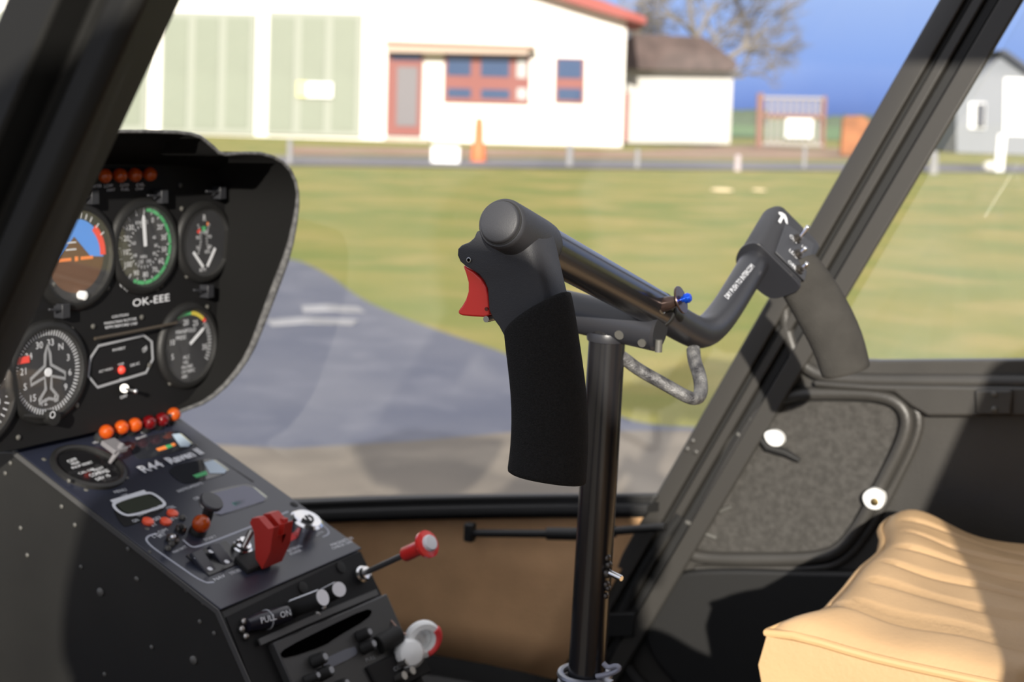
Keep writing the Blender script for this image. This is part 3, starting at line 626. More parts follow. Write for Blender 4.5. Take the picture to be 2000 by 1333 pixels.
# foam sleeve
def foam(Ls, Rs, deps, th, name, parent, m, bow_t, bow_b, n=40, drop=None):
    rings = []; K = len(Ls)
    for i in range(K):
        l = onD(*Ls[i], deps[i]); r = onD(*Rs[i], deps[i]); c = (l + r) / 2; w = (r - l) / 2
        dvec = -CF * th; bow = bow_t * (1 - i / (K - 1)) + bow_b * i / (K - 1)
        dvec = dvec + CU * bow
        rings.append([c + w * (abs(math.cos(t)) ** .86 * (1 if math.cos(t) > 0 else -1)) + dvec * (abs(math.sin(t)) ** .92 * (1 if math.sin(t) > 0 else -1)) for t in [2 * math.pi * q / n for q in range(n)]])
    # close ends with a slightly rounded lip and a bore
    c0 = sum(rings[0], Vector()) / n; c1 = sum(rings[-1], Vector()) / n
    inner0 = [c0 + (p - c0) * .72 for p in rings[0]]; inner1 = [c1 + (p - c1) * .72 for p in rings[-1]]
    l0 = [c0 + (p - c0) * .985 for p in rings[0]]; l1 = [c1 + (p - c1) * .985 for p in rings[-1]]
    d0 = (rings[1][0] - rings[0][0]).normalized() * .0015
    rr = [inner0, l0, [p + d0 for p in rings[0]]] + rings[1:-1] + [[p - d0 for p in rings[-1]], l1, inner1]
    g = G(); g.loft(rr); return g.make(name, m, parent, ang=50, subd=1)
fm = foam([(983, 648), (988, 690), (995, 745), (999, 800), (998, 850), (995, 890), (991, 922)], [(1116, 573), (1126, 625), (1134, 680), (1143, 740), (1149, 800), (1150, 870), (1146, 946)], [.946, .947, .949, .952, .955, .958, .960], .026, 'foam_grip', cy, FOAM, .006, -.002)
fm['label'] = 'near foam hand grip'
g = G(); rn = random.Random(5)
for i in range(5):
    p = onD(1082 + i * 9, 940 + i * .7, .955); g.tube([p, p + CU * -.0012 + CR * rn.uniform(-.002, .002), p + CU * -.002 + CR * rn.uniform(-.004, .004)], .00018, 5)
g.make('loose_threads', FOAM, fm)
# crossbar ---------------------------------------------------
XB = capc.x
b0 = capc + AX * .05
pts = [b0 + AX * -.02, onX(1180, 527, XB - .006), onX(1265, 580, XB - .002), onX(1320, 622, XB), onX(1362, 645, XB), onX(1400, 635, XB), onX(1430, 592, XB), onX(1462, 535, XB), onX(1500, 472, XB)]
pts[0] = onX(1062, 452, XB - .004); 
straight = [capc + AX * .04, onX(1282, 603, XB)]
bend = [onX(1282, 603, XB), onX(1330, 636, XB), onX(1372, 655, XB), onX(1408, 622, XB), onX(1452, 551, XB), onX(1500, 468, XB)]
g = G(); g.tube(straight, .0150, 28); g.make('crossbar', BLKG, cy)
g = G(); g.tube([bend[0].lerp(bend[1], -.05)] + bend, .0143, 28, smooth=3); bb = g.make('bent_bar', BLK, cy)
j = onX(1286, 606, XB); d = (bend[1] - bend[0]).normalized(); g = G(); g.lathe(j, d, [(.0150, -.002), (.0156, -.002), (.0156, .0015), (.0145, .0015)], 28); g.make('joint_ring', SEAL, bb)
# lettering along the rising part of the bar
o_, q_ = onX(1400, 602, XB - .0), onX(1452, 538, XB - .0)
u = (q_ - o_).normalized(); nrm = (CAM - o_).normalized(); nrm = (nrm - u * nrm.dot(u)).normalized(); v = nrm.cross(u)
g = G(); g.text('DRY PUSH TO INTERCOM', o_ + nrm * .0146 - v * .003, u, v, .0068, fit=(q_ - o_).length * 1.0); g.make('lettering', WHT, bb)
# quick release pin
pin = thing('release_pin', 'small dark spool-shaped quick release pin with a blue button on the crossbar', 'pin', onX(1290, 595, XB))
dp_ = (onX(1290, 598, XB) - CAM).dot(CF) - .030; p0, p1 = onD(1291, 597, dp_), onD(1330, 586, dp_ - .008); kk = dp_ / FPX
d = (p1 - p0).normalized(); L_ = (p1 - p0).length; BRW = mat('bronze_anodised', (.055, .035, .03), .25, metal=.6)
g = G(); g.lathe(p0, d, [(14 * kk, 0), (15 * kk, .001), (13.5 * kk, L_ * .5), (10 * kk, L_ * .8), (10 * kk, L_)], 28); g.make('spool', BRW, pin)
g = G(); g.lathe(p1, d, [(12 * kk, -.002), (27 * kk, -.001), (28 * kk, 0), (27 * kk, .0008), (11 * kk, .0012)], 36); g.make('flange', BRW, pin)
g = G(); g.lathe(p1, d, [(6 * kk, 0), (6 * kk, .003), (9.5 * kk, .0035), (10 * kk, .0065), (7 * kk, .0085), (.0001, .009)], 24); g.make('button', mat('blue_anodised', (.01, .08, .65), .2, metal=.7), pin)
g = G(); g.tube([p0 + (frame(d)[0] * math.cos(t) + frame(d)[1] * math.sin(t)) * 16 * kk for t in [2 * math.pi * i / 24 for i in range(24)]], .0009, 8, closed=True); g.make('ring', STEEL, pin)
# pivot housing and post
g = G(); hz = onY(1160, 622, YC).z
hp, hq = onY(1085, 602, YC), onY(1290, 648, YC)
g.cyl(hp, hq, .0168, 28, bev=.002); hs_ = g.make('pivot_housing', BLK, cy)
for x, y, r in ((1212, 652, .004), (1256, 668, .0035)):
    p = onY(x, y, YC - .013); g = G(); g.cyl(p, p + Vector((0, -.003, -.001)), r, 12); g.make('bolt', RVT, hs_)
p = onY(1287, 664, YC - .008); g = G(); g.cyl(p, p - ZU * .010, .0030, 12); g.make('bolt', RVT, hs_)
pt, pb = onY(1187, 640, YC), onY(1141, 1400, YC); pd = (pb - pt).normalized()
g = G(); pm = pt + pd * .12; g.tube([pt, pm, pb, pb + pd * .20], [.0150, .0158, .0162, .0162], 32); post = g.make('post', BLKG, cy)
g = G(); g.lathe(pt + pd * .004, pd, [(.0165, 0), (.0172, .003), (.0165, .007)], 28); g.make('weld_collar', BLK, post)
c = onY(1142, 1318, YC); rg = [c + Vector((math.cos(t), math.sin(t), 0)) * .021 for t in [2 * math.pi * i / 28 for i in range(28)]]
g = G(); g.tube(rg, .0032, 8, closed=True); g.tube([p - ZU * .008 for p in rg], .0028, 8, closed=True); g.box(c + Vector((.024, -.01, -.002)), (.012, .008, .012)); clmp = g.make('clamp_ring', mat('grey_metal_clamp', (.24, .25, .28), .35, metal=.8), post)
tg = thing('cable_tie', 'pale looped plastic tie at the foot of the centre post', 'tie', onY(1190, 1310, YC))
g = G(); g.tube(sm([onY(a, b, YC - .01) for a, b in ((1165, 1322), (1190, 1318), (1212, 1308), (1205, 1300), (1188, 1306), (1178, 1296))], 2, False), .0022, 8); g.make('loop', mat('pale_tie', (.25, .26, .32), .4), tg)
b1, b2 = onY(1191, 1120, YC - .008), onY(1214, 1131, YC - .012)
g = G(); g.cyl(b1, b2, .0026, 14, bev=.0004); g.make('bolt', CHR, post)
dots('nut', [onY(x, y, YC - .004) for x, y in ((1189, 1104), (1186, 1120), (1184, 1142), (1188, 1150), (1186, 1090), (1183, 1164))], [.0035, .0045, .0035, .0028, .0035, .003], (0, 1, 0), mat('dark_nut', (.12, .11, .10), .35, metal=.8), post, 1.0)
# braided bracket; pale mottling brightened to stand in for sunlight
YS = 1.12
br = [(1196, 686), (1218, 700), (1246, 722), (1300, 752), (1345, 778), (1364, 780), (1370, 764), (1367, 735), (1356, 705), (1354, 682)]
P = sm([onY(a, b, YC + .07 * i / 9) for i, (a, b) in enumerate(br)], 2, False)
g = G(); g.tube(P, .0060, 12, flat=.9); g.make('bent_bracket', mat('sun_mottled_rod', (.035, .035, .04), .45, col2=(.19, .19, .19), vscale=120, metal=.3, bump=.9, bscale=700), cy)
# far switch box and grip ------------------------------------
DFX = 1.37
bd = (onX(1500, 468, XB) - onX(1452, 551, XB)).normalized()        # along the rising bar
e0 = onX(1475, 512, XB); e1 = onX(1516, 424, XB)
def hp_(x, y, d=0): return on_plane(x, y, e0, bd) + bd * d
LB = (e1 - e0).length
hpoly = sm([hp_(*p) for p in ((1438, 512), (1446, 487), (1462, 476), (1482, 474), (1498, 490), (1522, 514), (1562, 553), (1560, 564), (1540, 573), (1508, 582), (1484, 566), (1456, 540))], 2)
hc_ = sum(hpoly, Vector()) / len(hpoly)
def hring(d, s): return [hc_ + (p - hc_) * s + bd * d for p in hpoly]
g = G(); g.loft([hring(0, .97), hring(.002, 1), hring(LB - .003, 1), hring(LB, .96), hring(LB + .001, .85)]); sbx = g.make('switch_housing', CAST, cy, ang=40)
g = G(); g.loft([hring(-.0022, 1.04), hring(.0008, 1.04)]); g.make('housing_flange', BLK, sbx, bevel=.0005)
q0, q1 = hp_(1503, 495), hp_(1559, 550)
su = (q1 - q0).normalized(); sn = bd.cross(su)
if sn.dot(CAM - q0) < 0: sn = -sn
q0 = q0 + sn * .0018
def sp(x, y, off=0): return on_plane(x, y, q0 + sn * off, sn)
g = G(); g.prism([sp(*p) for p in ((1533, 437), (1588, 478), (1570, 550), (1513, 494))], sn * .0016); pl = g.make('switch_plate', mat('plate_grey', (.035, .037, .044), .45), sbx, bevel=.0007)
for i, (x, y) in enumerate(((1556, 468), (1557, 498), (1560, 528))):
    p = sp(x, y, .0014); g = G(); g.lathe(p, sn, [(.0050, 0), (.0048, .003), (.0034, .0034), (.0034, .0055), (.0022, .006)], 14); n_ = g.make('toggle_switch', mat('dark_steel', (.14, .13, .12), .3, metal=.9), sbx)
    tdir = (sn * .55 + CR * .55 + CU * (.9 if i == 0 else .5)).normalized(); L0 = .012 if i == 0 else .006
    g = G(); g.cyl(p + sn * .004, p + sn * .004 + tdir * L0, .0013, 10, .0022); g.ball(p + sn * .004 + tdir * L0, .0024, 10); g.make('lever', CHR, n_)
g = G()
for t_, x, y, h in (('ON', 1541, 462, .0065), ('LDG', 1540, 490, .0060), ('LT', 1565, 482, .005), ('OFF', 1538, 512, .0060), ('PA', 1545, 520, .005)): g.text(t_, sp(x, y, .0020), su, bd, h)
g.make('lettering', WHT, pl)
ta, tb = hp_(1484, 475), hp_(1500, 492); tu = (tb - ta).normalized(); tn = bd.cross(tu)
if tn.dot(CAM - ta) < 0: tn = -tn
tp = on_plane(1521, 424, ta, tn); tp = ta.lerp(tb, .55) + bd * ((tp - ta).dot(bd)) + tn * .0014
g = G()
arr = [(-.008, .004), (-.004, .008), (.001, .0098), (.006, .007), (.010, .0005), (.007, .000), (.004, .003), (.001, .004), (.0015, -.009), (-.0025, -.009), (-.0025, .003), (-.006, .002)]
g.prism([tp + tu * a * .8 + bd * b * .8 for a, b in arr], tn * .0003); g.make('arrow_mark', WHT, sbx)
f2 = foam([(1508, 540), (1530, 580), (1556, 625), (1580, 670), (1596, 705), (1606, 738)], [(1590, 498), (1622, 535), (1652, 582), (1676, 630), (1690, 670), (1700, 712)], [1.372, 1.372, 1.374, 1.376, 1.378, 1.38], .018, 'foam_grip', cy, FOAM2, .004, -.004)
f2['label'] = 'far foam hand grip, coloured lighter as if sunlit'
# ================================================================ instrument panel
XP = -1.05
ip = thing('instrument_panel', 'black instrument panel with round gauges under a flared hood', 'instrument panel', (XP, YC, .95))
pin_ = [(-380, 325), (150, 318), (300, 320), (350, 322), (400, 328), (425, 334), (445, 345), (462, 370), (472, 410), (473, 460), (466, 540), (452, 620), (428, 700), (390, 765), (355, 795), (320, 812), (150, 852), (0, 884), (-380, 975)]
P = [onX(a, b, XP) for a, b in pin_]
g = G(); g.prism(P, (-.003, 0, 0)); pn = g.make('face_plate', PANEL, ip)
rim_ = [(-380, 250, .10), (150, 257, .10), (330, 257, .10), (385, 263, .10), (412, 283, .10), (432, 303, .10), (470, 299, .10), (520, 300, .10), (562, 322, .10), (582, 365, .098), (580, 415, .095), (564, 492, .088), (537, 562, .075), (510, 634, .06), (488, 690, .05), (452, 742, .035), (405, 784, .022), (365, 799, .012), (325, 815, .004)]
inn = [(-380, 322), (150, 318), (300, 320), (340, 321), (370, 323), (395, 327), (415, 331), (435, 338), (455, 356), (468, 390), (473, 430), (472, 500), (464, 560), (450, 625), (435, 680), (415, 730), (385, 772), (355, 795), (322, 812)]
I = sm([onX(a, b, XP) for a, b in inn], 1, False); O = sm([onX(a, b, XP + d) for a, b, d in rim_], 1, False)
yc_, zc_ = YC, 1.08
F = [Vector((-1.36, yc_ + (p.y - yc_) * .9, zc_ + (p.z - zc_) * .93)) for p in O]
Mi = [p.lerp(q, .5) + Vector((0, (p.y - yc_) * .015, (p.z - zc_) * .04)) for p, q in zip(I, O)]
g = G(); g.loft([I, Mi, O], closed=False, cap=False); g.make('hood', HOOD, ip, solid=.002, ang=60)
g = G(); g.loft([O, F], closed=False, cap=False)
g.make('cowl', HOOD, ip, solid=.003, ang=60)
# back closure and near side closure
g = G(); g.prism([p + Vector((.002, 0, 0)) for p in F], (-.003, 0, 0)); g.make('cowl_back', HOOD, ip)
rimr = [p for p in O]; n_ = len(rimr)
g = G(); g.tube(rimr, [.0018 + .0026 * min(1, max(0, (i - n_ * .50) / (n_ * .12))) * min(1, max(0.1, (n_ - i - 3) / (n_ * .25))) for i in range(n_)], 10); g.make('worn_edge', RIM, ip)
U_, V_ = Vector((0, 1, 0)), Vector((0, 0, 1))
def gp(px, py, off=0.0): return onX(px, py, XP + off)
def disc(c, r, h=.0004, n=48): g = G(); g.lathe(c, (1, 0, 0), [(r, 0), (r, h), (.00001, h)], n); return g
def gauge(px, py, r, face, label, dial=DIAL, name='gauge'):
    c = gp(px, py); g = G(); g.lathe(c, (1, 0, 0), [(r * 1.20, 0), (r * 1.20, .002), (r * 1.15, .005), (r * 1.06, .0065), (r * 1.0, .006), (r * .98, .001)], 56)
    b = g.make(name, PLAS, ip, ang=50); b['label'] = label
    disc(c + Vector((.0008, 0, 0)), r * .985).make('dial', dial, b)
    face(b, c + Vector((.0014, 0, 0)), r)
    g = G(); g.lathe(c + Vector((.0055, 0, 0)), (1, 0, 0), [(r * .99, 0), (r * .99, .0006), (.00001, .0006)], 40); g.make('cover_glass', GLS, b)
    return b
def pol(c, r, a): a = math.radians(a); return c + U_ * (r * math.sin(a)) + V_ * (r * math.cos(a))
def arc(c, r0, r1, a0, a1, n=32):
    g = G(); vs = []; fs_ = []
    for i in range(n + 1):
        a = a0 + (a1 - a0) * i / n; vs += [pol(c, r0, a), pol(c, r1, a)]
    return g.add(vs, [(2 * i, 2 * i + 1, 2 * i + 3, 2 * i + 2) for i in range(n)])
def ticks(g, c, r0, r1, angs, w):
    for a in angs:
        p, q = pol(c, r0, a), pol(c, r1, a); t = (q - p).normalized(); s = t.cross(Vector((1, 0, 0))) * w / 2; g.add([p - s, p + s, q + s, q - s], [(0, 1, 2, 3)])
def nums(g, c, r, items, size):
    for a, t in items:
        p = pol(c, r, a); g.text(t, p - V_ * size * .36, U_, V_, size, align='CENTER', ext=.0001)
def needle(b, c, r, a, w, m=WHT, tail=.0, name='needle'):
    g = G(); p, q = pol(c, -r * tail, a), pol(c, r, a); t = (q - p).normalized(); s = t.cross(Vector((1, 0, 0))); h = Vector((.0014, 0, 0))
    g.prism([p - s * w / 2 + h, p + s * w / 2 + h, q - t * w + s * w / 2 + h, q + h, q - t * w - s * w / 2 + h], (.0005, 0, 0)); g.make(name, m, b)
def f_asi(b, c, r):
    arc(c, r * .86, r * .95, 5, 205).make('green_arc', GRN, b)
    g = G(); ticks(g, c, r * .80, r * .95, [i * 18 for i in range(20)], r * .025); ticks(g, c, r * .48, r * .55, [i * 12 for i in range(8, 30)], r * .02)
    nums(g, c, r * .70, [(a, t) for a, t in ((25, '0'), (50, '20'), (75, '30'), (100, '50'), (125, '60'), (150, '70'), (178, '80'), (205, '90'), (235, '100'), (262, '110'), (290, '120'), (315, '130'))], r * .19)
    nums(g, c, r * .40, [(60, '40'), (90, '60'), (120, '80'), (160, '100'), (200, '120'), (240, '140'), (285, '160')], r * .12)
    g.text('KNOTS', c - U_ * r * .30 + V_ * r * .55, U_, V_, r * .13); g.text('MPH', c - U_ * r * .16 - V_ * r * .30, U_, V_, r * .12); g.make('markings', WHT, b)
    needle(b, c, r * .80, -4, r * .10)
gauge(280, 481, .0420, f_asi, 'airspeed gauge with a green arc and white needle straight up')
def f_ai(b, c, r):
    arc(c, .0001, r * .80, -100, 100, 40).make('sky_half', BLUP, b)
    c2 = c + Vector((.0003, 0, 0)); arc(c2, .0001, r * .80, 95, 265, 40).make('ground_half', BRNP, b)
    c3 = c + Vector((.0006, 0, 0)); g = G(); g.add([c3 + U_ * x * r + V_ * y * r for x, y in ((-.55, -.05), (-.05, .42), (.42, -.05), (.42, -.5), (-.55, -.5))], [(0, 1, 2, 3, 4)]); g.make('ground_wedge', BRNP, b)
    arc(c3, r * .70, r * .86, 42, 92).make('red_arc', mat('bright_red_print', (.85, .06, .04), .5), b)
    g = G(); g.box(c3 + U_ * r * -.33 - V_ * r * .06 + Vector((.0005, 0, 0)), (.0006, r * .34, r * .07)); g.box(c3 + U_ * r * .30 - V_ * r * .06 + Vector((.0005, 0, 0)), (.0006, r * .34, r * .07)); g.box(c3 - V_ * r * .06 + Vector((.0005, 0, 0)), (.0006, r * .08, r * .10)); g.make('aircraft_symbol', ORG, b)
    g = G(); c4 = c3 + Vector((.0003, 0, 0)); 
    for y in (.15, .30): g.box(c4 + V_ * r * y - U_ * r * .15, (.0002, r * .30, r * .03))
    ticks(g, c4, r * .82, r * .94, (-60, -45, -30, -20, -10, 0, 10, 20, 30, 45, 60), r * .03); g.make('markings', WHT, b)
    g = G(); g.lathe(c - V_ * r * .86 + U_ * r * .1, (1, 0, 0), [(r * .10, 0), (r * .10, .006), (.0001, .007)], 16); g.make('cage_knob', WPL, b)
gauge(146, 500, .0455, f_ai, 'attitude gauge with blue sky, brown ground and an orange aircraft symbol')
def f_tach(b, c, r):
    g = G()
    for sg in (-1, 1):
        c2 = c - U_ * sg * r * .95 + V_ * r * .1
        ticks(g, c2, r * .78, r * .86, [sg * a for a in range(60, 124, 6)], r * .022)
    nums(g, c, r * .30, [(12, '100'), (60, '90'), (120, '80'), (158, '60'), (-12, '110'), (-60, '90'), (-120, '70')], r * .15); g.text('R', c - U_ * r * .05 + V_ * r * .62, U_, V_, r * .26); g.text('RPM', c - U_ * r * .2 - V_ * r * .86, U_, V_, r * .15); g.make('markings', WHT, b)
    arc(c, r * .34, r * .44, -42, -20, 6).make('red_mark', mat('bright_red_print', (.85, .06, .04), .5), b); arc(c, r * .30, r * .46, -10, 12, 6).make('green_mark', GRN, b); arc(c, r * .50, r * .6, 14, 22, 4).make('orange_mark', ORG, b)
    c2 = c + Vector((.0015, 0, 0))
    for x, a in ((-.08, -42), (.10, 34)):
        p = c2 + U_ * x * r - V_ * r * .72; g = G(); q = pol(p, r * .62, a); t = (q - p).normalized(); s = t.cross(Vector((1, 0, 0))) * r * .045; g.prism([p - s, p + s, q + s, q - s], (.0005, 0, 0)); g.make('needle', WHT, b)
gauge(396, 473, .0375, f_tach, 'dual tachometer with two short white needles in a V')
def f_hi(b, c, r):
    g = G(); ticks(g, c, r * .84, r * .97, [i * 5 for i in range(72)], r * .028)
    nums(g, c, r * .68, [(10, '33'), (-18, '30'), (38, 'N'), (68, '3'), (98, '6'), (128, '9'), (160, 'E'), (190, '12'), (220, '15'), (250, 'S'), (280, '21'), (310, '24')], r * .22); g.make('markings', WHT, b)
    o = [(0, .62), (.07, .42), (.09, .16), (.50, -.08), (.50, -.22), (.10, -.10), (.08, -.38), (.27, -.60), (.27, -.68), (0, -.60)]
    full = o + [(-x, y) for x, y in reversed(o[1:-1])]
    g = G(); g.ribbon([c + U_ * x * r + V_ * y * r + Vector((.0012, 0, 0)) for x, y in full], r * .07, (1, 0, 0), .0004, closed=True); g.make('aeroplane_outline', GRYP, b)
    g = G(); g.lathe(c + Vector((.001, 0, 0)), (1, 0, 0), [(r * .10, 0), (r * .10, .001), (.0001, .001)], 20); g.make('hub', WHT, b)
    p = pol(c, r * .80, -62); g = G(); g.box(p + Vector((.001, 0, 0)), (.001, r * .36, r * .15)); g.make('heading_bug', mat('bright_red_print', (.85, .06, .04), .5), b)
gauge(90, 727, .0430, f_hi, 'heading gauge with a white aeroplane outline and a red bug')
def f_mp(b, c, r):
    arc(c, r * .84, r * .95, -28, 8).make('green_arc', GRN, b); arc(c, r * .84, r * .95, 8, 42).make('yellow_arc', YEL, b); arc(c, r * .84, r * .95, 42, 50).make('red_mark', mat('bright_red_print', (.85, .06, .04), .5), b)
    g = G(); ticks(g, c, r * .78, r * .93, range(50, 125, 6), r * .025); nums(g, c, r * .66, [(-8, '20'), (26, '25'), (100, '35'), (-75, '10'), (-110, '5')], r * .22)
    g.text('MANIFOLD\nPRESS', c - U_ * r * .50 + V_ * r * .36, U_, V_, r * .16); g.text('ALC\nHG', c - U_ * r * .22 - V_ * r * .35, U_, V_, r * .14); g.text('INCHES\nOF MERC\nABS', c - U_ * r * .28 - V_ * r * .62, U_, V_, r * .13); g.make('markings', WHT, b)
    needle(b, c + Vector((.001, 0, 0)) + V_ * r * .05, r * .70, 56, r * .09)
gauge(366, 675, .0400, f_mp, 'manifold pressure gauge with a green and yellow arc')
def f_alt(b, c, r):
    g = G(); ticks(g, c, r * .84, r * .97, [i * 9 for i in range(40)], r * .028); nums(g, c, r * .68, [(i * 36, str(i)) for i in range(10)], r * .2); g.make('markings', WHT, b)
gauge(-52, 775, .0430, f_alt, 'gauge at the left edge, mostly hidden by the pillar')
# octagonal governor / landing box
g = G(); oc = [(176, 700), (172, 735), (190, 757), (285, 728), (298, 702), (296, 668), (280, 655), (192, 676)]
g.ribbon([gp(a, b, .0005) for a, b in oc], .0025, (1, 0, 0), .0006, closed=True); bx = g.make('outlined_box', GRYP, pn)
g = G(); g.prism([gp(a, b, .0003) for a, b in ((183, 703), (180, 733), (194, 748), (280, 722), (290, 700), (288, 672), (276, 664), (196, 682))], (.0003, 0, 0)); g.make('box_face', mat('box_black', (.006, .006, .007), .4), bx)
g = G(); g.ball(gp(237, 723, .001), .0045, 14); g.make('red_light', mat('bright_red_print', (.85, .06, .04), .5), bx)
# writing on the panel
def ptext(g, s, x0, y0, x1, y1, hpx, off=.0006):
    p, q = gp(x0, y0, off), gp(x1, y1, off); u = (q - p).normalized(); v = Vector((1, 0, 0)).cross(u); g.text(s, p, u, v, hpx * 1.46 / FPX / .70, fit=(q - p).length)
g = G(); ptext(g, 'OK-EEE', 258, 600, 330, 588, 15); ptext(g, 'CAUTION', 218, 622, 250, 617, 5); ptext(g, 'MAINTAIN ROTOR', 203, 635, 266, 625, 5); ptext(g, 'RPM BEFORE USE', 205, 643, 267, 634, 5)
ptext(g, 'INVERT', 219, 687, 244, 682, 5); ptext(g, 'OFF', 279, 690, 288, 684, 10); ptext(g, 'ALT HIGH', 193, 729, 219, 722, 4.5); ptext(g, 'DE-IC', 254, 717, 272, 712, 5); ptext(g, 'ON', 232, 746, 246, 743, 6); ptext(g, 'OFF', 234, 780, 248, 776, 6); ptext(g, 'VOR', 230, 715, 242, 712, 4)
for i, t in enumerate(('STARTER', 'LOW', 'CLUTCH', 'OIL')): ptext(g, t, 172 + i * 31, 368 - i, 172 + i * 31 + (26 if i == 0 else 17), 366 - i, 6)
for i, t in enumerate(('LIGHT', 'FUEL', 'CHIP')): ptext(g, t, 208 + i * 28, 374 - i, 224 + i * 28, 373 - i, 5)
ptext(g, 'QNH', 232, 556, 247, 570, 8)
g.make('lettering', WHT, pn)
# warning lamps along the top
def lamp(c, ax, r, m, parent, stem=.006):
    g = G(); g.lathe(c, ax, [(r * .95, 0), (r * .95, stem * .5), (r * .8, stem)], 20); b = g.make('warning_lamp', PLAS, parent)
    g = G(); g.ball(c + Vector(ax).normalized() * (stem + r * .7), r, 20, ax); g.make('lens', m, b); return b
for x, y in ((192, 343), (222, 342), (251, 341), (280, 340)): lamp(gp(x, y, .0), (1, 0, 0), .0072, AMB, pn, .004)
# screws, studs, small knobs and handles
dots('screw', [gp(x, y, .001) for x, y in ((355, 408), (352, 362), (441, 531), (444, 619), (105, 556), (307, 565), (365, 540), (182, 638), (140, 644), (277, 620), (315, 558), (405, 600), (332, 749), (410, 731), (150, 792), (36, 855), (292, 714), (210, 563))], .0028, (1, 0, 0), RVT, pn, .6)
g = G()
for x, y in ((178, 385), (314, 384), (428, 376), (404, 569), (121, 607)):
    g = G(); g.box(gp(x, y, .006), (.012, .010, .014)); g.cyl(gp(x - 26, y - 2, .012), gp(x, y, .010), .0014, 8); g.make('clip', mat('grey_black_clip', (.022, .023, .027), .4), pn, bevel=.001)
for a, b in (((238, 758), (266, 766)),):
    g = G(); g.cyl(gp(243, 759, 0), gp(243, 759, .006), .0045, 12); t_ = g.make('toggle_switch', STEEL, pn); g = G(); g.cyl(gp(245, 760, .006), gp(264, 765, .016), .0014, 8, .0022); g.ball(gp(264, 765, .016), .0026, 10); g.make('lever', CHR, t_)
g = G(); p = gp(101, 816, .012); g.cyl(gp(45, 812, .004), p, .0022, 10); g.lathe(p, (1, 0, 0), [(.0075, -.004), (.0075, .004), (.0001, .0045)], 18); g.make('bug_knob', PLAS, pn)
g = G(); g.tube([gp(a, b, .010) for a, b in ((185, 662), (260, 648), (345, 631))], .0016, 8); g.make('wire', mat('brown_wire', (.05, .04, .03), .5), pn)
g = G(); g.text('O', gp(96, 819, .0166), U_, V_, .010); g.make('knob_mark', WHT, pn)
# ================================================================ centre console
XA = -.814
A_, B_ = onX(430, 1200, XA), onX(700, 1068, XA)
ZA = (A_.z + B_.z) / 2; CY0, CY1 = A_.y, B_.y
Tn = onY(20, 878, CY0); Tf = onY(342, 812, CY1)
XT = (Tn.x + Tf.x) / 2; ZT = (Tn.z + Tf.z) / 2
DA = onY(490, 1333, CY0); DBt = onY(822, 1333, CY1)
print('console', CY0, CY1, ZA, A_, B_, Tn, Tf, DA, DBt)
sl = ((DA.x - XA) / (ZA - DA.z) + (DBt.x - XA) / (ZA - DBt.z)) / 2
zl = .60; XL = XA + sl * (ZA - zl)
con = thing('centre_console', 'black centre console with switches, lamps and small gauges on its sloping top', 'console', (-1.0, YC, FLOORZ))
g = G(); prf = [(XT, ZT), (XA, ZA), (XL, zl), (XL, FLOORZ), (-1.40, FLOORZ), (-1.40, ZT - .05)]
g.prism([Vector((x, CY0, z)) for x, z in prf], (0, CY1 - CY0, 0)); body = g.make('body', SIDE, con, bevel=.002)
tv = (Vector((XT, 0, ZT)) - Vector((XA, 0, ZA))).normalized(); tn_ = Vector((0, 1, 0)).cross(tv); 
if tn_.z < 0: tn_ = -tn_
tu_ = Vector((0, 1, 0)); TP = Vector((XA, YC, ZA))
def tpn(px, py, off=0.0): return on_plane(px, py, TP + tn_ * (off + .0022), tn_)
an_ = Vector((ZA - zl, 0, XL - XA)).normalized(); av = Vector((XA - XL, 0, ZA - zl)).normalized(); AP = Vector((XA, YC, ZA))
def apn(px, py, off=0.0): return on_plane(px, py, AP + an_ * (off + .0015), an_)
# top plate
g = G(); e = .002; g.prism([Vector((XA + e, CY0 - e, ZA)), Vector((XA + e, CY1 + e, ZA)), Vector((XT, CY1 + e, ZT)), Vector((XT, CY0 - e, ZT))], tn_ * .0022); top_ = g.make('top_plate', CTOP, con, bevel=.0008)
g = G(); g.ribbon([Vector((XT, CY0 - .0035, ZT)), Vector((XA, CY0 - .0035, ZA)), Vector((XL, CY0 - .0035, zl))], .005, (0, -1, 0), .0015); g.make('corner_strip', mat('strip_grey', (.05, .05, .05), .5), body)
g = G(); g.prism([apn(*p, 0) for p in ((440, 1207), (702, 1078), (832, 1345), (500, 1360))], an_ * .0012); aft_ = g.make('aft_plate', PANEL, con)
RP_ = ((196, 1157), (146, 1026), (40, 1032), (53, 1085), (158, 1108), (120, 990), (20, 905), (10, 925), (250, 1073), (134, 940), (292, 1080), (364, 1153), (397, 1178), (390, 1215), (296, 1265), (204, 1318), (378, 1290), (268, 1132), (266, 1131), (418, 1238))
dots('rivet', [onY(x, y, CY0 - .0005) for x, y in RP_], [.0044 if x in (196, 378) else .0023 for x, y in RP_], (0, 1, 0), RVT, body)
dots('screw', [tpn(x, y) for x, y in ((167, 877), (168, 958), (86, 898), (247, 934), (383, 870), (195, 858), (280, 1002), (287, 1034), (345, 1013), (360, 1012), (572, 985))], .0026, tn_, RVT, top_, .5)
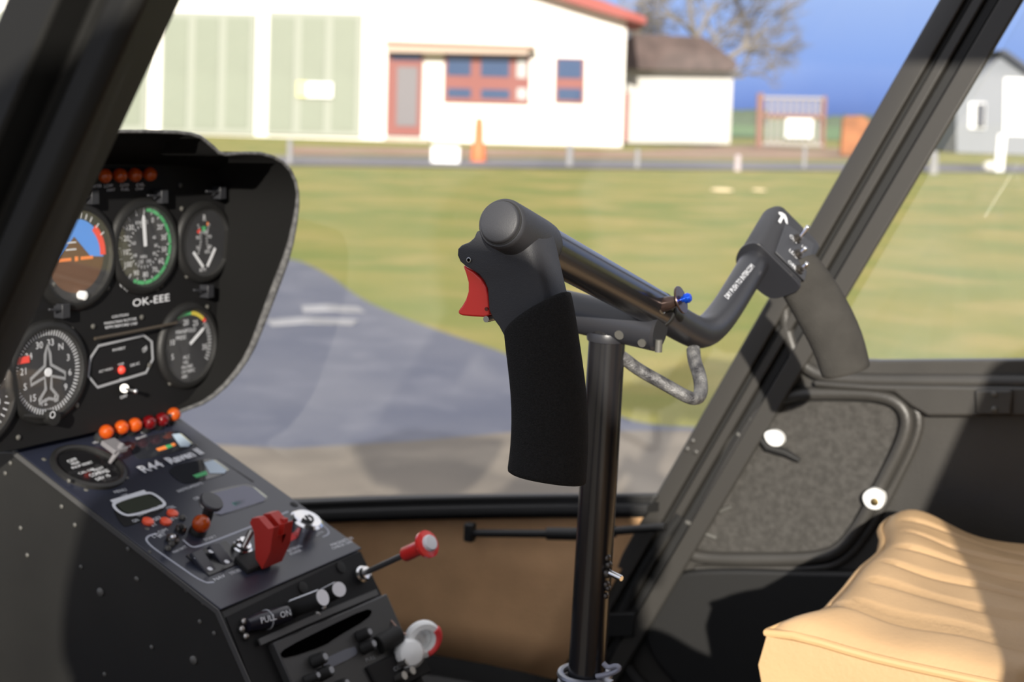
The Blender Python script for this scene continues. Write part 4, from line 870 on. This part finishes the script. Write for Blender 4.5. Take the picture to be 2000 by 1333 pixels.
# big round dial with a raised rim
def ell(cx, cy, r, off=0): return tpn(cx, cy, off)
c = tpn(172, 916); g = G(); g.lathe(c, tn_, [(.0375, -.001), (.0375, .004), (.034, .0055), (.0315, .004), (.0315, .001), (.0001, .001)], 48); dl = g.make('round_dial', PLAS, top_, ang=50)
g = G(); g.lathe(c + tn_ * .0012, tn_, [(.031, 0), (.031, .0004), (.0001, .0004)], 40); g.make('dial', mat('glossy_black', (.008, .008, .009), .08), dl)
def ttext(g, s, x0, y0, x1, y1, h, off=.0006, plane=None, nn=None, bold=0.0):
    pf = plane or tpn; nn = tn_ if nn is None else nn; p, q = pf(x0, y0, off), pf(x1, y1, off); u = (q - p).normalized(); v = nn.cross(u); g.text(s, p, u, v, h, fit=(q - p).length, bold=bold)
g = G()
for s, a in (('OFF', (134, 905, 152, 899, .006)), ('HIGH', (142, 910, 156, 905, .006)), ('INOP RESET', (142, 917, 182, 905, .0050)), ('CAL OFF', (155, 928, 186, 918, .0045)), ('TEST', (183, 923, 205, 915, .005)), ('COMPASS', (178, 933, 214, 922, .007)), ('DEV 15', (190, 940, 216, 931, .006))): ttext(g, s, *a, off=.0022)
g.make('lettering', WHT, dl)
# slanted black lever knob over the dial, coloured grey as if lit
g = G(); p = tpn(212, 888, .004); q = tpn(233, 868, .022); g.tube([tpn(214, 905, .004), tpn(228, 885, .016), tpn(238, 868, .022)], [.002, .003, .0035], 10)
g.box(tpn(223, 872, .018), (.020, .018, .005), (tv, tu_, tn_)); g.make('lever_knob', mat('black_knob_lit_grey', (.16, .155, .165), .35), dl, bevel=.001)
# six warning lamps at the head of the console
for x, y, m in ((195, 843, AMB), (225, 834, AMB), (251, 829, AMB), (279, 824, REDL), (304, 818, REDL), (327, 808, AMB)):
    k = tpn(x, y + 16); lamp(k, tn_ * .6 + Vector((.5, 0, .2)), .0075, m, top_, .008)
g = G()
for s, a in (('CARB', (245, 877, 262, 872, .0045)), ('BRAKE', (268, 860, 288, 853, .0045)), ('CHIP', (277, 848, 300, 838, .0045)), ('EMER', (308, 838, 323, 833, .0045)), ('FUEL', (330, 832, 347, 825, .0045)), ('VEE', (183, 868, 195, 864, .004))): ttext(g, s, *a)
g.make('lettering', WHT, top_)
# three strip gauges
def strip(w, marks, name, lab):
    g = G(); o = sm([tpn(a, b, 0) for a, b in w], 2); g.prism(o, tn_ * .0008); b = g.make('strip_gauge', mat('strip_glass', (.02, .022, .028), .06, spec=1.0), top_); b['label'] = lab
    for pts, m in marks:
        g = G(); g.add([tpn(a, b_, .0012) for a, b_ in pts], [tuple(range(len(pts)))]); g.make(name, m, b)  # coloured scales, plus the pale painted reflections
    return b
PALE = mat('painted_sky_sheen', (.42, .52, .62), .3); PALY = mat('pale_yellow_scale', (.60, .62, .50), .3); VIO = mat('dull_violet_glass', (.085, .09, .15), .2)  # PALE paints bright sky reflected in the gauge windows
s1 = strip([(250, 862), (338, 842), (356, 846), (378, 866), (372, 876), (283, 900), (262, 896)], [([(304, 877), (322, 871), (327, 877), (310, 882)], ORG), ([(322, 871), (333, 868), (338, 873), (327, 877)], GRN), ([(333, 868), (340, 865), (344, 870), (338, 873)], ORG), ([(336, 849), (350, 847), (374, 866), (368, 873), (352, 873)], PALE), ([(350, 847), (354, 848), (376, 866), (374, 868)], PALY)], 'scale', 'upper strip gauge with orange and green scale')
s2 = strip([(320, 915), (398, 898), (420, 898), (448, 918), (444, 926), (372, 948), (350, 944)], [([(376, 929), (402, 920), (406, 927), (384, 934)], GRN), ([(398, 904), (416, 899), (444, 918), (438, 925), (410, 925)], PALE), ([(416, 899), (421, 899), (447, 918), (444, 920)], PALY)], 'scale', 'middle strip gauge with a green scale')
s3 = strip([(395, 965), (475, 946), (495, 950), (524, 972), (518, 982), (430, 1010), (405, 1004), (385, 985)], [([(400, 968), (476, 949), (494, 953), (520, 973), (514, 980), (431, 1006), (410, 1000)], VIO), ([(452, 983), (478, 975), (482, 981), (460, 989)], mat('teal_print', (.05, .42, .34), .5)), ([(494, 952), (497, 952), (522, 971), (519, 973)], PALY)], 'scale', 'lower strip gauge with a teal scale')
g = G()
ttext(g, 'R44', 281, 925, 321, 911, .0165, .0014, bold=.02); ttext(g, 'Raven II', 333, 907, 398, 886, .0150, .0014, bold=.045)
g.make('badge_lettering', WHT, top_)
g = G(); ttext(g, 'INSTRUMENTS', 349, 963, 397, 946, .0055); ttext(g, 'OIL', 381, 978, 393, 974, .006); ttext(g, 'START', 401, 1058, 424, 1050, .005); ttext(g, 'MAIN BATT', 340, 1082, 366, 1070, .0045)
ttext(g, 'NAV', 420, 1136, 441, 1127, .0055); ttext(g, 'STROBE', 452, 1124, 471, 1116, .0055); ttext(g, 'EXTERNAL', 565, 1080, 590, 1068, .0055); ttext(g, 'POWER', 569, 1086, 590, 1077, .005); ttext(g, 'MAGNETOS', 648, 1068, 690, 1053, .005); ttext(g, 'CHECK OFF', 650, 1074, 690, 1060, .0045); ttext(g, 'BOTH', 618, 1048, 632, 1041, .005); ttext(g, 'ON', 538, 1088, 545, 1085, .005); ttext(g, 'OFF', 533, 1102, 541, 1099, .005); ttext(g, 'LTS', 300, 1052, 314, 1046, .006); ttext(g, 'DIM', 312, 1043, 328, 1037, .0055); ttext(g, 'BRT', 312, 1052, 325, 1045, .0055)
g.make('lettering', WHT, top_)
def line(pts, w, name='outline', m=None, it=2): g = G(); g.ribbon(sm([tpn(a, b, .0004) for a, b in pts], it, False), w, tn_, .0003); return g.make(name, m or mat('soft_white_print', (.38, .40, .46), .6), top_)
line([(305, 1043), (284, 1050), (289, 1064), (340, 1100), (398, 1140), (418, 1138)], .0022)
line([(357, 1055), (372, 1069), (386, 1070), (500, 1026), (563, 1000)], .0022)
line([(608, 1008), (640, 1034), (643, 1044), (630, 1050)], .0016)
# clock
g = G(); g.prism(sm([tpn(a, b, 0) for a, b in ((214, 985), (290, 960), (320, 985), (322, 1000), (250, 1032), (236, 1028))], 2), tn_ * .0008); ck = g.make('digital_clock', PANEL, top_)
g = G(); g.prism([tpn(a, b, .001) for a, b in ((226, 984), (287, 966), (316, 982), (312, 988), (256, 1004), (240, 1000))], tn_ * .0004); g.make('screen', LCD, ck)
g = G(); g.ribbon(sm([tpn(a, b, .0014) for a, b in ((222, 982), (286, 963), (300, 965), (322, 982), (320, 990), (256, 1009), (238, 1005), (222, 992))], 2), .0032, tn_, .0004, closed=True); g.ribbon([tpn(218, 981, .0014), tpn(284, 961, .0014)], .0048, tn_, .0006); g.make('white_border', WHT, ck)
g = G(); ttext(g, 'MENU', 225, 965, 248, 959, .006, .0012); ttext(g, 'LOC', 240, 972, 252, 968, .005, .0012); ttext(g, 'CLOCK', 270, 1010, 290, 1002, .007, .0018); ttext(g, 'TIME', 300, 1000, 320, 992, .007, .0018); ttext(g, 'ON', 262, 1022, 272, 1018, .006, .0012); ttext(g, 'SEL', 303, 1019, 318, 1012, .006, .0012); ttext(g, 'ST', 298, 1030, 308, 1026, .006, .0012); ttext(g, 'CTRL', 328, 997, 344, 992, .006, .0012); ttext(g, 'SET', 333, 1020, 347, 1013, .006, .0012); g.make('lettering', WHT, ck)
for x, y in ((288, 1022), (323, 1022), (336, 1006)):
    g = G(); g.lathe(tpn(x, y), tn_, [(.0058, 0), (.0056, .003), (.004, .004), (.0001, .0042)], 20); g.make('red_button', BTN, ck)
# amber lamp, mushroom lever, toggles
lamp(tpn(384, 1042), tn_ * .8 + Vector((.2, 0, .2)), .0088, AMB, top_, .006)
a1, a2 = tpn(398, 1022, .0), onY(414, 978, tpn(398, 1022).y + .006)
g = G(); g.tube([tpn(396, 1026), tpn(404, 1010, .012), tpn(411, 985, .026)], [.006, .0055, .005], 16); lv = g.make('mushroom_knob', SEAL, top_)
g = G(); h0 = tpn(411, 984, .026); g.lathe(h0, (tn_ + Vector((.25, 0, 0))), [(.006, -.002), (.0115, .0), (.012, .003), (.011, .0045), (.0001, .005)], 28); g.make('knob_cap', mat('slate_cap', (.035, .036, .042), .4), lv)
for (x, y, x2, y2, r) in ((336, 1058, 336, 1040, .0065), (352, 1038, 352, 1022, .0055)):
    g = G(); g.lathe(tpn(x, y), tn_, [(r, 0), (r, .004), (r * .7, .006)], 14); t_ = g.make('toggle_switch', mat('dark_steel', (.14, .13, .12), .3, metal=.9), top_); g = G(); g.cyl(tpn(x, y, .005), tpn(x + 2, y - 8, .016), .0016, 8, .0024); g.ball(tpn(x + 2, y - 8, .017), .003, 10); g.make('lever', SEAL if r < .006 else CHR, t_)
dots('nut', [tpn(x, y, .002) for x, y in ((335, 1064), (328, 1072), (357, 1012))], .0032, (0, 0, 1), RVT, top_, 1.0)
# rocker switch block
g = G(); g.prism([tpn(a, b, 0) for a, b in ((362, 1088), (440, 1058), (480, 1098), (408, 1128))], tn_ * .0018); rk = g.make('rocker_switches', mat('rocker_black', (.009, .009, .011), .3), top_, bevel=.0005)
for (x, y) in ((396, 1100), (430, 1086)):
    cc = tpn(x, y, .003); tt = (tv * .94 + tn_ * .34).normalized(); g = G(); g.box(cc, (.026, .014, .006), (tt, tu_, tu_.cross(tt))); g.make('rocker', mat('rocker_face', (.02, .021, .03), .35), rk, bevel=.0012)
g = G()
for x, y in ((383, 1090), (412, 1078), (410, 1112), (443, 1098)): g = G(); g.lathe(tpn(x, y, .0065), tn_, [(.0026, 0), (.0026, .0003), (.0001, .0003)], 12); g.make('dot', WHT, rk)
# guarded toggle and red guard
g = G(); g.lathe(tpn(470, 1078), tn_, [(.010, 0), (.010, .005), (.008, .006), (.008, .009), (.005, .010), (.005, .014)], 18); tg_ = g.make('toggle_switch', CHR, top_)
g = G(); g.cyl(tpn(474, 1072, .012), tpn(490, 1040, .022), .0024, 12, .0034); g.make('lever', STEEL, tg_)
g = G(); g.prism([tpn(a, b, 0) for a, b in ((455, 1098), (505, 1080), (530, 1106), (482, 1124))], tn_ * .006); gb_ = g.make('guard_base', SEAL, top_, bevel=.001)
gy = tpn(512, 1114, .004).y
gpts = [(488, 1022), (492, 1013), (505, 1012), (524, 1034), (534, 1032), (531, 1052), (528, 1078), (512, 1113), (499, 1092), (496, 1040)]
g = G(); web = [(p[0], p[1] + 20) if p[1] < 1036 else p for p in gpts]
for pts_, y0_, w_ in ((gpts, 0, .009), (web, .009, .008), (gpts, .017, .013)): g.prism([onY(a, b, gy) + Vector((0, y0_, 0)) for a, b in pts_], (0, w_, 0))
gd = g.make('red_guard', REDG, gb_, bevel=.0012, seg=2); gd['label'] = 'red flip-up switch guard'
g = G(); g.box(onY(545, 1022, gy + .026), (.018, .006, .012)); g.make('guard_lip', REDG, gd, bevel=.001)
g = G(); g.prism([tpn(a, b, .0005) for a, b in ((545, 1052), (570, 1042), (580, 1052), (555, 1065))], tn_ * .0006); rl = g.make('red_label', REDP, top_)
g = G(); ttext(g, 'ON', 555, 1057, 568, 1052, .005, .0014); g.make('lettering', WHT, rl)
# key switch
kc = tpn(590, 1040); g = G(); g.lathe(kc, tn_, [(.0145, 0), (.0145, .012), (.0172, .0125), (.0172, .0150), (.0145, .0175), (.0135, .017), (.0001, .017)], 36); ks = g.make('key_switch', CHR, top_, ang=40)
g = G(); kk_ = kc + tn_ * .0172; g.tube([kk_ + tu_ * .006 * math.cos(t) + tv * .006 * math.sin(t) for t in [math.pi * (.9 + 1.3 * i / 10) for i in range(11)]], .0012, 6); g.box(kk_, (.009, .002, .0012), ((tv + tu_ * .4).normalized(), (tu_ - tv * .4).normalized(), tn_)); g.make('key_slot', SEAL, ks)
g = G(); g.lathe(tpn(574, 987), tn_, [(.0045, 0), (.0045, .001), (.0001, .002)], 14); g.make('plug', SEAL, top_)
g = G(); g.prism(sm([tpn(a, b, .0) for a, b in ((425, 896), (450, 912), (540, 970), (524, 966))], 0), tn_ * .0004); g.make('recess_line', SEAL, top_)
# ------------------------------------------------ aft face of the console
def apath(pts, off=0): return [apn(a, b, off) for a, b in pts]
for nm, (p, q), r in (('slide_knob', ((572, 1188), (626, 1164)), .0095), ('slide_knob', ((634, 1166), (668, 1148)), .0085)):
    pass
g = G(); g.prism(apath(((540, 1165), (632, 1124), (660, 1190), (568, 1232))), an_ * .001); pc = g.make('placard', mat('clear_placard', (.06, .06, .065), .25), aft_)
kd = (an_ + Vector((0, .35, 0))).normalized()
for i, (x, y, x2, y2, r) in enumerate(((572, 1190, 630, 1168, .0084), (634, 1166, 662, 1152, .0078))):
    p = apn(x, y, .002); q = onD(x2, y2, (p - CAM).dot(CF) - .022)
    g = G(); g.cyl(p, q, r, 28, bev=.001); kb = g.make('push_knob', SEAL, aft_)
    d = (q - p).normalized(); g = G(); g.lathe(q, d, [(r * .93, 0), (r * .93, .0006), (.0001, .0006)], 28); g.make('silver_cap', mat('silver_cap', (.75, .75, .78), .35), kb)
    up = CU * .85 - CF * .3 - CR * .3; up = (up - d * up.dot(d)).normalized(); g = G(); g.ribbon([p.lerp(q, .05) + up * (r + .0001), q + up * (r + .0001)], .003, up, .0004); g.make('white_stripe', WHT, kb)
g = G(); p, q = apn(482, 1222, .004), apn(560, 1200, .010); g.tube([p, p.lerp(q, .3), q], [.006, .0085, .0080], 20); pk = g.make('pull_handle', mat('navy_black', (.012, .012, .02), .3), aft_)
g = G(); nn = (CAM - p).normalized(); u = (q - p).normalized(); v = (nn - u * nn.dot(u)).normalized(); vv = v.cross(u); g.text('PULL  ON', p.lerp(q, .18) + v * .0092 - vv * .0022, u, vv, .008, fit=(q - p).length * .75); g.make('lettering', WHT, pk)
g = G(); g.tube([p.lerp(q, .5) + (u.cross(v) * math.cos(t) + v * math.sin(t)) * .0088 for t in [2 * math.pi * i / 20 for i in range(20)]], .0008, 6, closed=True); g.make('ring', GRYP, pk)
g = G(); ttext(g, 'CABIN HEAT', 560, 1160, 590, 1146, .004, plane=apn, nn=an_); ttext(g, 'PULL', 575, 1222, 595, 1213, .008, .0004, apn, an_); ttext(g, 'FUEL', 610, 1133, 630, 1124, .004, .0004, apn, an_); g.make('lettering', WHT, aft_)
g = G()
for x, y in ((591, 1149), (665, 1109)): g = G(); g.lathe(apn(x, y, .001), an_, [(.006, 0), (.006, .0015), (.003, .002), (.0001, .002)], 16); g.make('plug', SEAL, aft_)
dots('screw', [apn(x, y, .003) for x, y in ((472, 1230), (480, 1244), (476, 1215), (620, 1202), (631, 1188))], .0034, (0, 0, 1), STEEL, aft_, 1.0)
# radio tray with slot, knobs and display
g = G(); g.prism(apath(((520, 1262), (742, 1166), (800, 1300), (590, 1420))), an_ * .010); rt = g.make('radio_tray', mat('tray_grey', (.030, .030, .030), .45), aft_, bevel=.0015)
g = G(); g.ribbon(apath(((505, 1256), (600, 1214), (735, 1158)), .004), .006, an_, .002); g.make('tray_rail', mat('rail_grey', (.055, .055, .055), .4), rt)
g = G(); g.prism(sm(apath(((546, 1280), (558, 1266), (640, 1225), (712, 1191), (728, 1193), (718, 1210), (656, 1246), (634, 1262), (560, 1287)), .0106), 1), an_ * .0006); g.make('slot', mat('void_black', (.001, .001, .001), 1.0, spec=0.0), rt)
g = G(); g.prism(sm(apath(((632, 1288), (690, 1262), (697, 1272), (694, 1282), (636, 1310), (630, 1300)), .0106), 1), an_ * .0008); g.make('display', mat('slate_display', (.085, .09, .115), .3), rt)
for x, y, r in ((612, 1294, .0065), (624, 1320, .0065), (700, 1245, .006), (708, 1268, .0065), (655, 1345, .006), (598, 1330, .005)):
    p = apn(x, y, .010); g = G(); g.cyl(p, p + an_ * .012 + Vector((0, .004, 0)), r, 20, r * .9, bev=.0006); kn = g.make('radio_knob', SEAL, rt)
    g = G(); q = p + an_ * .0125 + Vector((0, .004, 0)); g.lathe(q, an_, [(r * .5, 0), (r * .5, .0005), (.0001, .0006)], 14); g.make('knob_dot', GRYP, kn)
p, q = apn(738, 1262, .012), apn(778, 1240, .020); g = G(); g.cyl(p, q, .0095, 24, bev=.001); kb = g.make('push_knob', SEAL, rt); g = G(); g.lathe(q, q - p, [(.0088, 0), (.0088, .0006), (.0001, .0008)], 24); g.make('cap', mat('slate_cap', (.035, .036, .042), .4), kb)
g = G(); g.prism(apath(((700, 1310), (800, 1262), (826, 1320), (730, 1370)), .002), an_ * .012); r2_ = g.make('lower_unit', PANEL, aft_, bevel=.0015)
g = G(); ttext(g, 'COM', 770, 1313, 790, 1303, .006, .0146, apn, an_); ttext(g, 'PULL', 715, 1294, 733, 1287, .005, .0108, apn, an_); g.make('lettering', GRYP, r2_)
for x, y in ((782, 1298), (792, 1316), (776, 1326)):
    p = apn(x, y, .014); g = G(); g.cyl(p, p + an_ * .010, .0042, 14); g.make('radio_knob', STEEL, r2_)
# mixture control
mc = thing('mixture_control', 'push-pull control with a red body and white button on a long thin rod', 'knob', apn(704, 1122))
p = apn(704, 1124, .0035); q = onD(838, 1062, (p - CAM).dot(CF) - .065); d = (q - p).normalized()
g = G(); g.lathe(p, d, [(.0085, 0), (.0085, .004), (.0065, .005), (.0065, .010), (.0035, .0105)], 18); g.make('collar', CHR, mc)
g = G(); g.cyl(p, p.lerp(q, .72), .0030, 14); g.make('rod', mat('grey_rod', (.12, .12, .12), .4, metal=.6), mc)
L_ = (q - p).length; g = G(); g.lathe(p.lerp(q, .66), d, [(.0068, 0), (.0074, .001), (.0074, L_ * .20), (.009, L_ * .25), (.0135, L_ * .29), (.0138, L_ * .325), (.010, L_ * .335)], 28); g.make('red_knob', RED, mc)
g = G(); g.lathe(p.lerp(q, .985), d, [(.0080, 0), (.0080, .004), (.0070, .0055), (.0001, .006)], 28); g.make('white_button', mat('silver_button', (.72, .73, .75), .3), mc)
# white lock ring with red label, and its bead chain
yk = apn(760, 1262).y
rc = onY(826, 1250, yk + .02); kx = (rc - CAM).dot(CF) / FPX
lk = thing('lock_ring', 'white plastic cup-shaped safety ring with a red printed band hanging at the console edge', 'ring', rc)
ax_ = (-CF * .88 + CR * .42 - CU * .15).normalized()
g = G(); g.lathe(rc - ax_ * .005, ax_, [(22 * kx, 0), (34 * kx, -.001), (38 * kx, .002), (38 * kx, .007), (34 * kx, .010), (24 * kx, .0105), (20 * kx, .007), (20 * kx, .002), (22 * kx, 0)], 40); g.make('ring_body', WPL, lk)
rc2 = onD(799, 1278, (rc - CAM).dot(CF) - .016); g = G(); g.lathe(rc2, (-CF * .8 + CR * .3 + CU * .2), [(26 * kx, -.008), (30 * kx, -.002), (29 * kx, .004), (22 * kx, .010), (10 * kx, .0125), (.0001, .013)], 32); g.make('cap', WPL, lk)
g = G(); g.tube([rc2 - CR * .012 + CU * .004, onD(776, 1270, (rc2 - CAM).dot(CF))], .0035, 10); g.make('tab', WPL, lk)
fa, fb_, _ = frame(ax_); e1_ = (CR - ax_ * CR.dot(ax_)).normalized(); e2_ = (CU - ax_ * CU.dot(ax_)).normalized()
g = G(); vs = []; fs2 = []
for i in range(13):
    t = math.radians(-72 + 9.5 * i); dr_ = e1_ * math.cos(t) + e2_ * math.sin(t); vs += [rc + ax_ * .0060 + dr_ * 23 * kx, rc + ax_ * .0060 + dr_ * 33 * kx, rc + ax_ * .0028 + dr_ * 38.4 * kx]
g.add(vs, [(3 * i + k, 3 * i + k + 1, 3 * i + k + 4, 3 * i + k + 3) for i in range(12) for k in (0, 1)]); lbl = g.make('red_band', REDP, lk, solid=.0006)
g = G(); ch = [(739, 1168), (742, 1182), (752, 1198), (766, 1216), (780, 1232), (792, 1240)]
P = sm([onY(a, b, CY1 + .004 - i * .006) for i, (a, b) in enumerate(ch)], 3, False); acc = 0; last = P[0]
for i in range(len(P) - 1):
    n = max(1, int((P[i + 1] - P[i]).length / .0022))
    for j in range(n): g.ball(P[i].lerp(P[i + 1], j / n), .0011, 6)
g.tube(P, .0004, 4)
tag(g.make('bead_chain', mat('copper_chain', (.42, .27, .22), .35, metal=.8)), 'fine bead chain running from the console corner to the white ring', 'chain')
# ================================================================ the photographer, standing behind the camera
WV = Vector((math.cos(SUN_AZ), math.sin(SUN_AZ), 0)); HV = Vector((-math.sin(SUN_AZ), math.cos(SUN_AZ), 0))
PO = WV * -.16 + HV * -.42
def pw(l, f, z): return PO + WV * l + HV * f + ZU * z * 1.04
per = thing('person', 'standing person in a dark jacket and cap holding a camera at chest height', 'person', PO)
def skinned(name, verts, edges, radii, m, parent, sub=2):
    me = bpy.data.meshes.new(name); o_ = PO; me.from_pydata([pw(*v) - PO for v in verts], edges, []); o = bpy.data.objects.new(name, me); COL.objects.link(o); WL[o.name] = PO; o.parent = parent
    o.location = PO - WL[parent.name]
    k = o.modifiers.new('skin', 'SKIN'); lay = me.skin_vertices[0] if me.skin_vertices else None
    if lay is None:
        bm = bmesh.new(); bm.from_mesh(me); bm.verts.layers.skin.verify(); bm.to_mesh(me); bm.free(); lay = me.skin_vertices[0]
    for i, r in enumerate(radii):
        r = r if isinstance(r, tuple) else (r, r); lay.data[i].radius = r
    lay.data[0].use_root = True; k.use_smooth_shade = True
    s = o.modifiers.new('sub', 'SUBSURF'); s.levels = sub; s.render_levels = sub; me.materials.append(m); return o
JK = mat('dark_jacket', (.03, .035, .05), .85, bump=.5, bscale=120); JN = mat('blue_jeans', (.05, .07, .13), .9, bump=.4, bscale=400); SK = mat('skin', (.50, .30, .21), .5); HR = mat('brown_hair', (.06, .035, .02), .8); SHO = mat('brown_boot', (.05, .03, .02), .6)
bv = [(0, 0, .98), (0, 0, 1.12), (0, 0, 1.28), (0, .0, 1.44), (.02, .01, 1.53), (.05, .03, 1.60), (-.19, 0, 1.49), (-.29, .04, 1.25), (-.04, .27, 1.29), (.15, 0, 1.49), (.15, -.04, 1.25), (.19, .24, 1.29), (-.10, 0, .93), (-.11, .01, .52), (-.11, 0, .10), (.10, 0, .93), (.11, .01, .52), (.11, 0, .10), (-.11, .10, .06), (.11, .10, .06)]
be = [(0, 1), (1, 2), (2, 3), (3, 4), (4, 5), (3, 6), (6, 7), (7, 8), (3, 9), (9, 10), (10, 11), (0, 12), (12, 13), (13, 14), (0, 15), (15, 16), (16, 17), (14, 18), (17, 19)]
br_ = [(.11, .11), (.11, .11), (.11, .11), (.10, .10), (.06, .06), .052, .045, .040, .034, .045, .040, .034, .095, .065, .045, .095, .065, .045, .045, .045]
skinned('body', bv, be, br_, SK, per)
# clothing as separate sleeves and trouser shells over the body
g = G(); rg = []
for z, c_, a__, b__ in ((.96, .03, .235, .145), (1.00, .03, .245, .155), (1.12, .03, .245, .155), (1.28, .03, .24, .145), (1.40, .005, .225, .135), (1.49, 0, .20, .12), (1.55, .01, .16, .10), (1.61, .04, .10, .085)):
    rg.append([pw(c_ + a__ * math.cos(t), b__ * math.sin(t), z) for t in [2 * math.pi * k / 32 for k in range(32)]])
g.loft(rg); g.make('jacket', JK, per, subd=1)
for jv in ([(-.15, 0, 1.48), (-.21, .01, 1.44), (-.29, .04, 1.25), (-.07, .22, 1.285)], [(.12, 0, 1.48), (.16, 0, 1.44), (.18, -.04, 1.25), (.17, .20, 1.285)]):
    skinned('sleeve', jv, [(0, 1), (1, 2), (2, 3)], [.10, .10, .075, .052], JK, per)
skinned('trousers', [(0, 0, 1.06), (0, 0, .93), (-.11, 0, .86), (-.12, .01, .50), (-.12, 0, .06), (.11, 0, .86), (.12, .01, .50), (.12, 0, .06)], [(0, 1), (1, 2), (2, 3), (3, 4), (1, 5), (5, 6), (6, 7)], [(.20, .15), (.20, .15), .115, .085, .075, .115, .085, .075], JN, per)
for sx in (-.12, .12):
    g = G(); P = [pw(sx, f, z) for f, z in ((-.07, .03), (0, .035), (.10, .03), (.17, .025))]; g.tube(P, [.045, .052, .048, .03], 14, smooth=2, flat=.8); g.make('boot', SHO, per)
# head with face
hc = pw(.06, .06, 1.725); g = G(); rings = []
for i in range(17):
    a = math.pi * i / 16; z = math.cos(a); r = math.sin(a); ring = []
    for k in range(28):
        t = 2 * math.pi * k / 28; x = math.cos(t) * .077 * r; f = math.sin(t) * .098 * r; zz = z * .122
        if z < -.2: x *= 1 + (z + .2) * .35; f *= 1 - (.12 if f < 0 else 0) * (-z)
        if f > .05 and abs(z) < .5:                                     # brow, nose, lips
            nx = x / .077; f += .022 * math.exp(-(nx / .16) ** 2) * math.exp(-((z + .12) / .16) ** 2) - .007 * math.exp(-((abs(nx) - .42) / .18) ** 2) * math.exp(-((z - .04) / .10) ** 2) + .006 * math.exp(-(nx / .3) ** 2) * math.exp(-((z + .42) / .07) ** 2)
        ring.append(hc + WV * x + HV * f + ZU * zz)
    rings.append(ring)
g.loft(rings); hd = g.make('head', SK, per, subd=1, ang=80)
for sx in (-1, 1):
    g = G(); g.ball(hc + WV * sx * .031 + HV * .083 + ZU * .006, .012, 14); g.make('eye', WPL, hd); g = G(); g.ball(hc + WV * sx * .031 + HV * .0925 + ZU * .004, .0045, 10); g.make('iris', HR, hd)
    g = G(); g.ball(hc + WV * sx * .078 + ZU * -.005, .026, 12, WV, .35); g.make('ear', SK, hd)
g = G(); g.tube([hc + WV * x + HV * (.095 - x * x * 6) + ZU * -.052 for x in (-.022, -.01, 0, .01, .022)], [.002, .004, .004, .004, .002], 8); g.make('mouth', mat('lips', (.40, .15, .12), .5), hd)
g = G(); g.ball(hc + HV * -.018 + ZU * .018, .100, 24, ZU, 1.0); hr = g.make('hair', HR, per)
g = G(); g.lathe(hc + ZU * .045, ZU, [(.104, 0), (.105, .02), (.095, .055), (.06, .085), (.0001, .095)], 28); cp = g.make('cap', JK, per); g = G()
g.prism([hc + ZU * .048 + WV * x + HV * f for x, f in ((-.075, .07), (-.07, .13), (-.035, .165), (.035, .165), (.07, .13), (.075, .07))], ZU * .005); g.make('peak', JK, cp, bevel=.002)
# hands on the camera
HCAM = Vector((0, 0, 0)) + CAM
cmr = thing('camera_body', 'black camera held at chest height by the person', 'camera', CAM - CF * .09)
g = G(); g.box(CAM - CF * .090, (.140, .045, .095), (CR, CF, CU)); g.make('body', SEAL, cmr, bevel=.008, seg=3)
g = G(); g.cyl(CAM - CF * .068, CAM - CF * .012, .036, 32, bev=.002); g.make('lens_barrel', SEAL, cmr)
for sx, wr in ((-1, pw(-.05, .25, 1.285)), (1, pw(.19, .23, 1.285))):
    pc_ = CAM - CF * .105 + CR * sx * .085 - CU * .012
    g = G(); d = (pc_ - wr).normalized()
    g.tube([wr, wr.lerp(pc_, .5), pc_ - CF * .01], [.028, .034, .032], 14, smooth=1, flat=.6); hn = g.make('hand', SK, per)
    for k, (ln, rr) in enumerate(((.062, .009), (.070, .0095), (.066, .009), (.052, .008))):
        b = pc_ + CU * (.030 - .020 * k) + CR * sx * .006
        g = G(); g.tube([b - CF * .012, b + CF * .022 + CR * sx * .008, b + CF * ln * .62 - CR * sx * .004, b + CF * ln * .72 - CR * sx * .022], [rr, rr, rr * .9, rr * .75], 10, smooth=1); g.make('finger', SK, hn)
    b = pc_ - CF * .028 + CU * .018; g = G(); g.tube([b, b - CR * sx * .022 + CU * .012, b - CR * sx * .045 + CU * .014], [.012, .011, .009], 10, smooth=1); g.make('thumb', SK, hn)
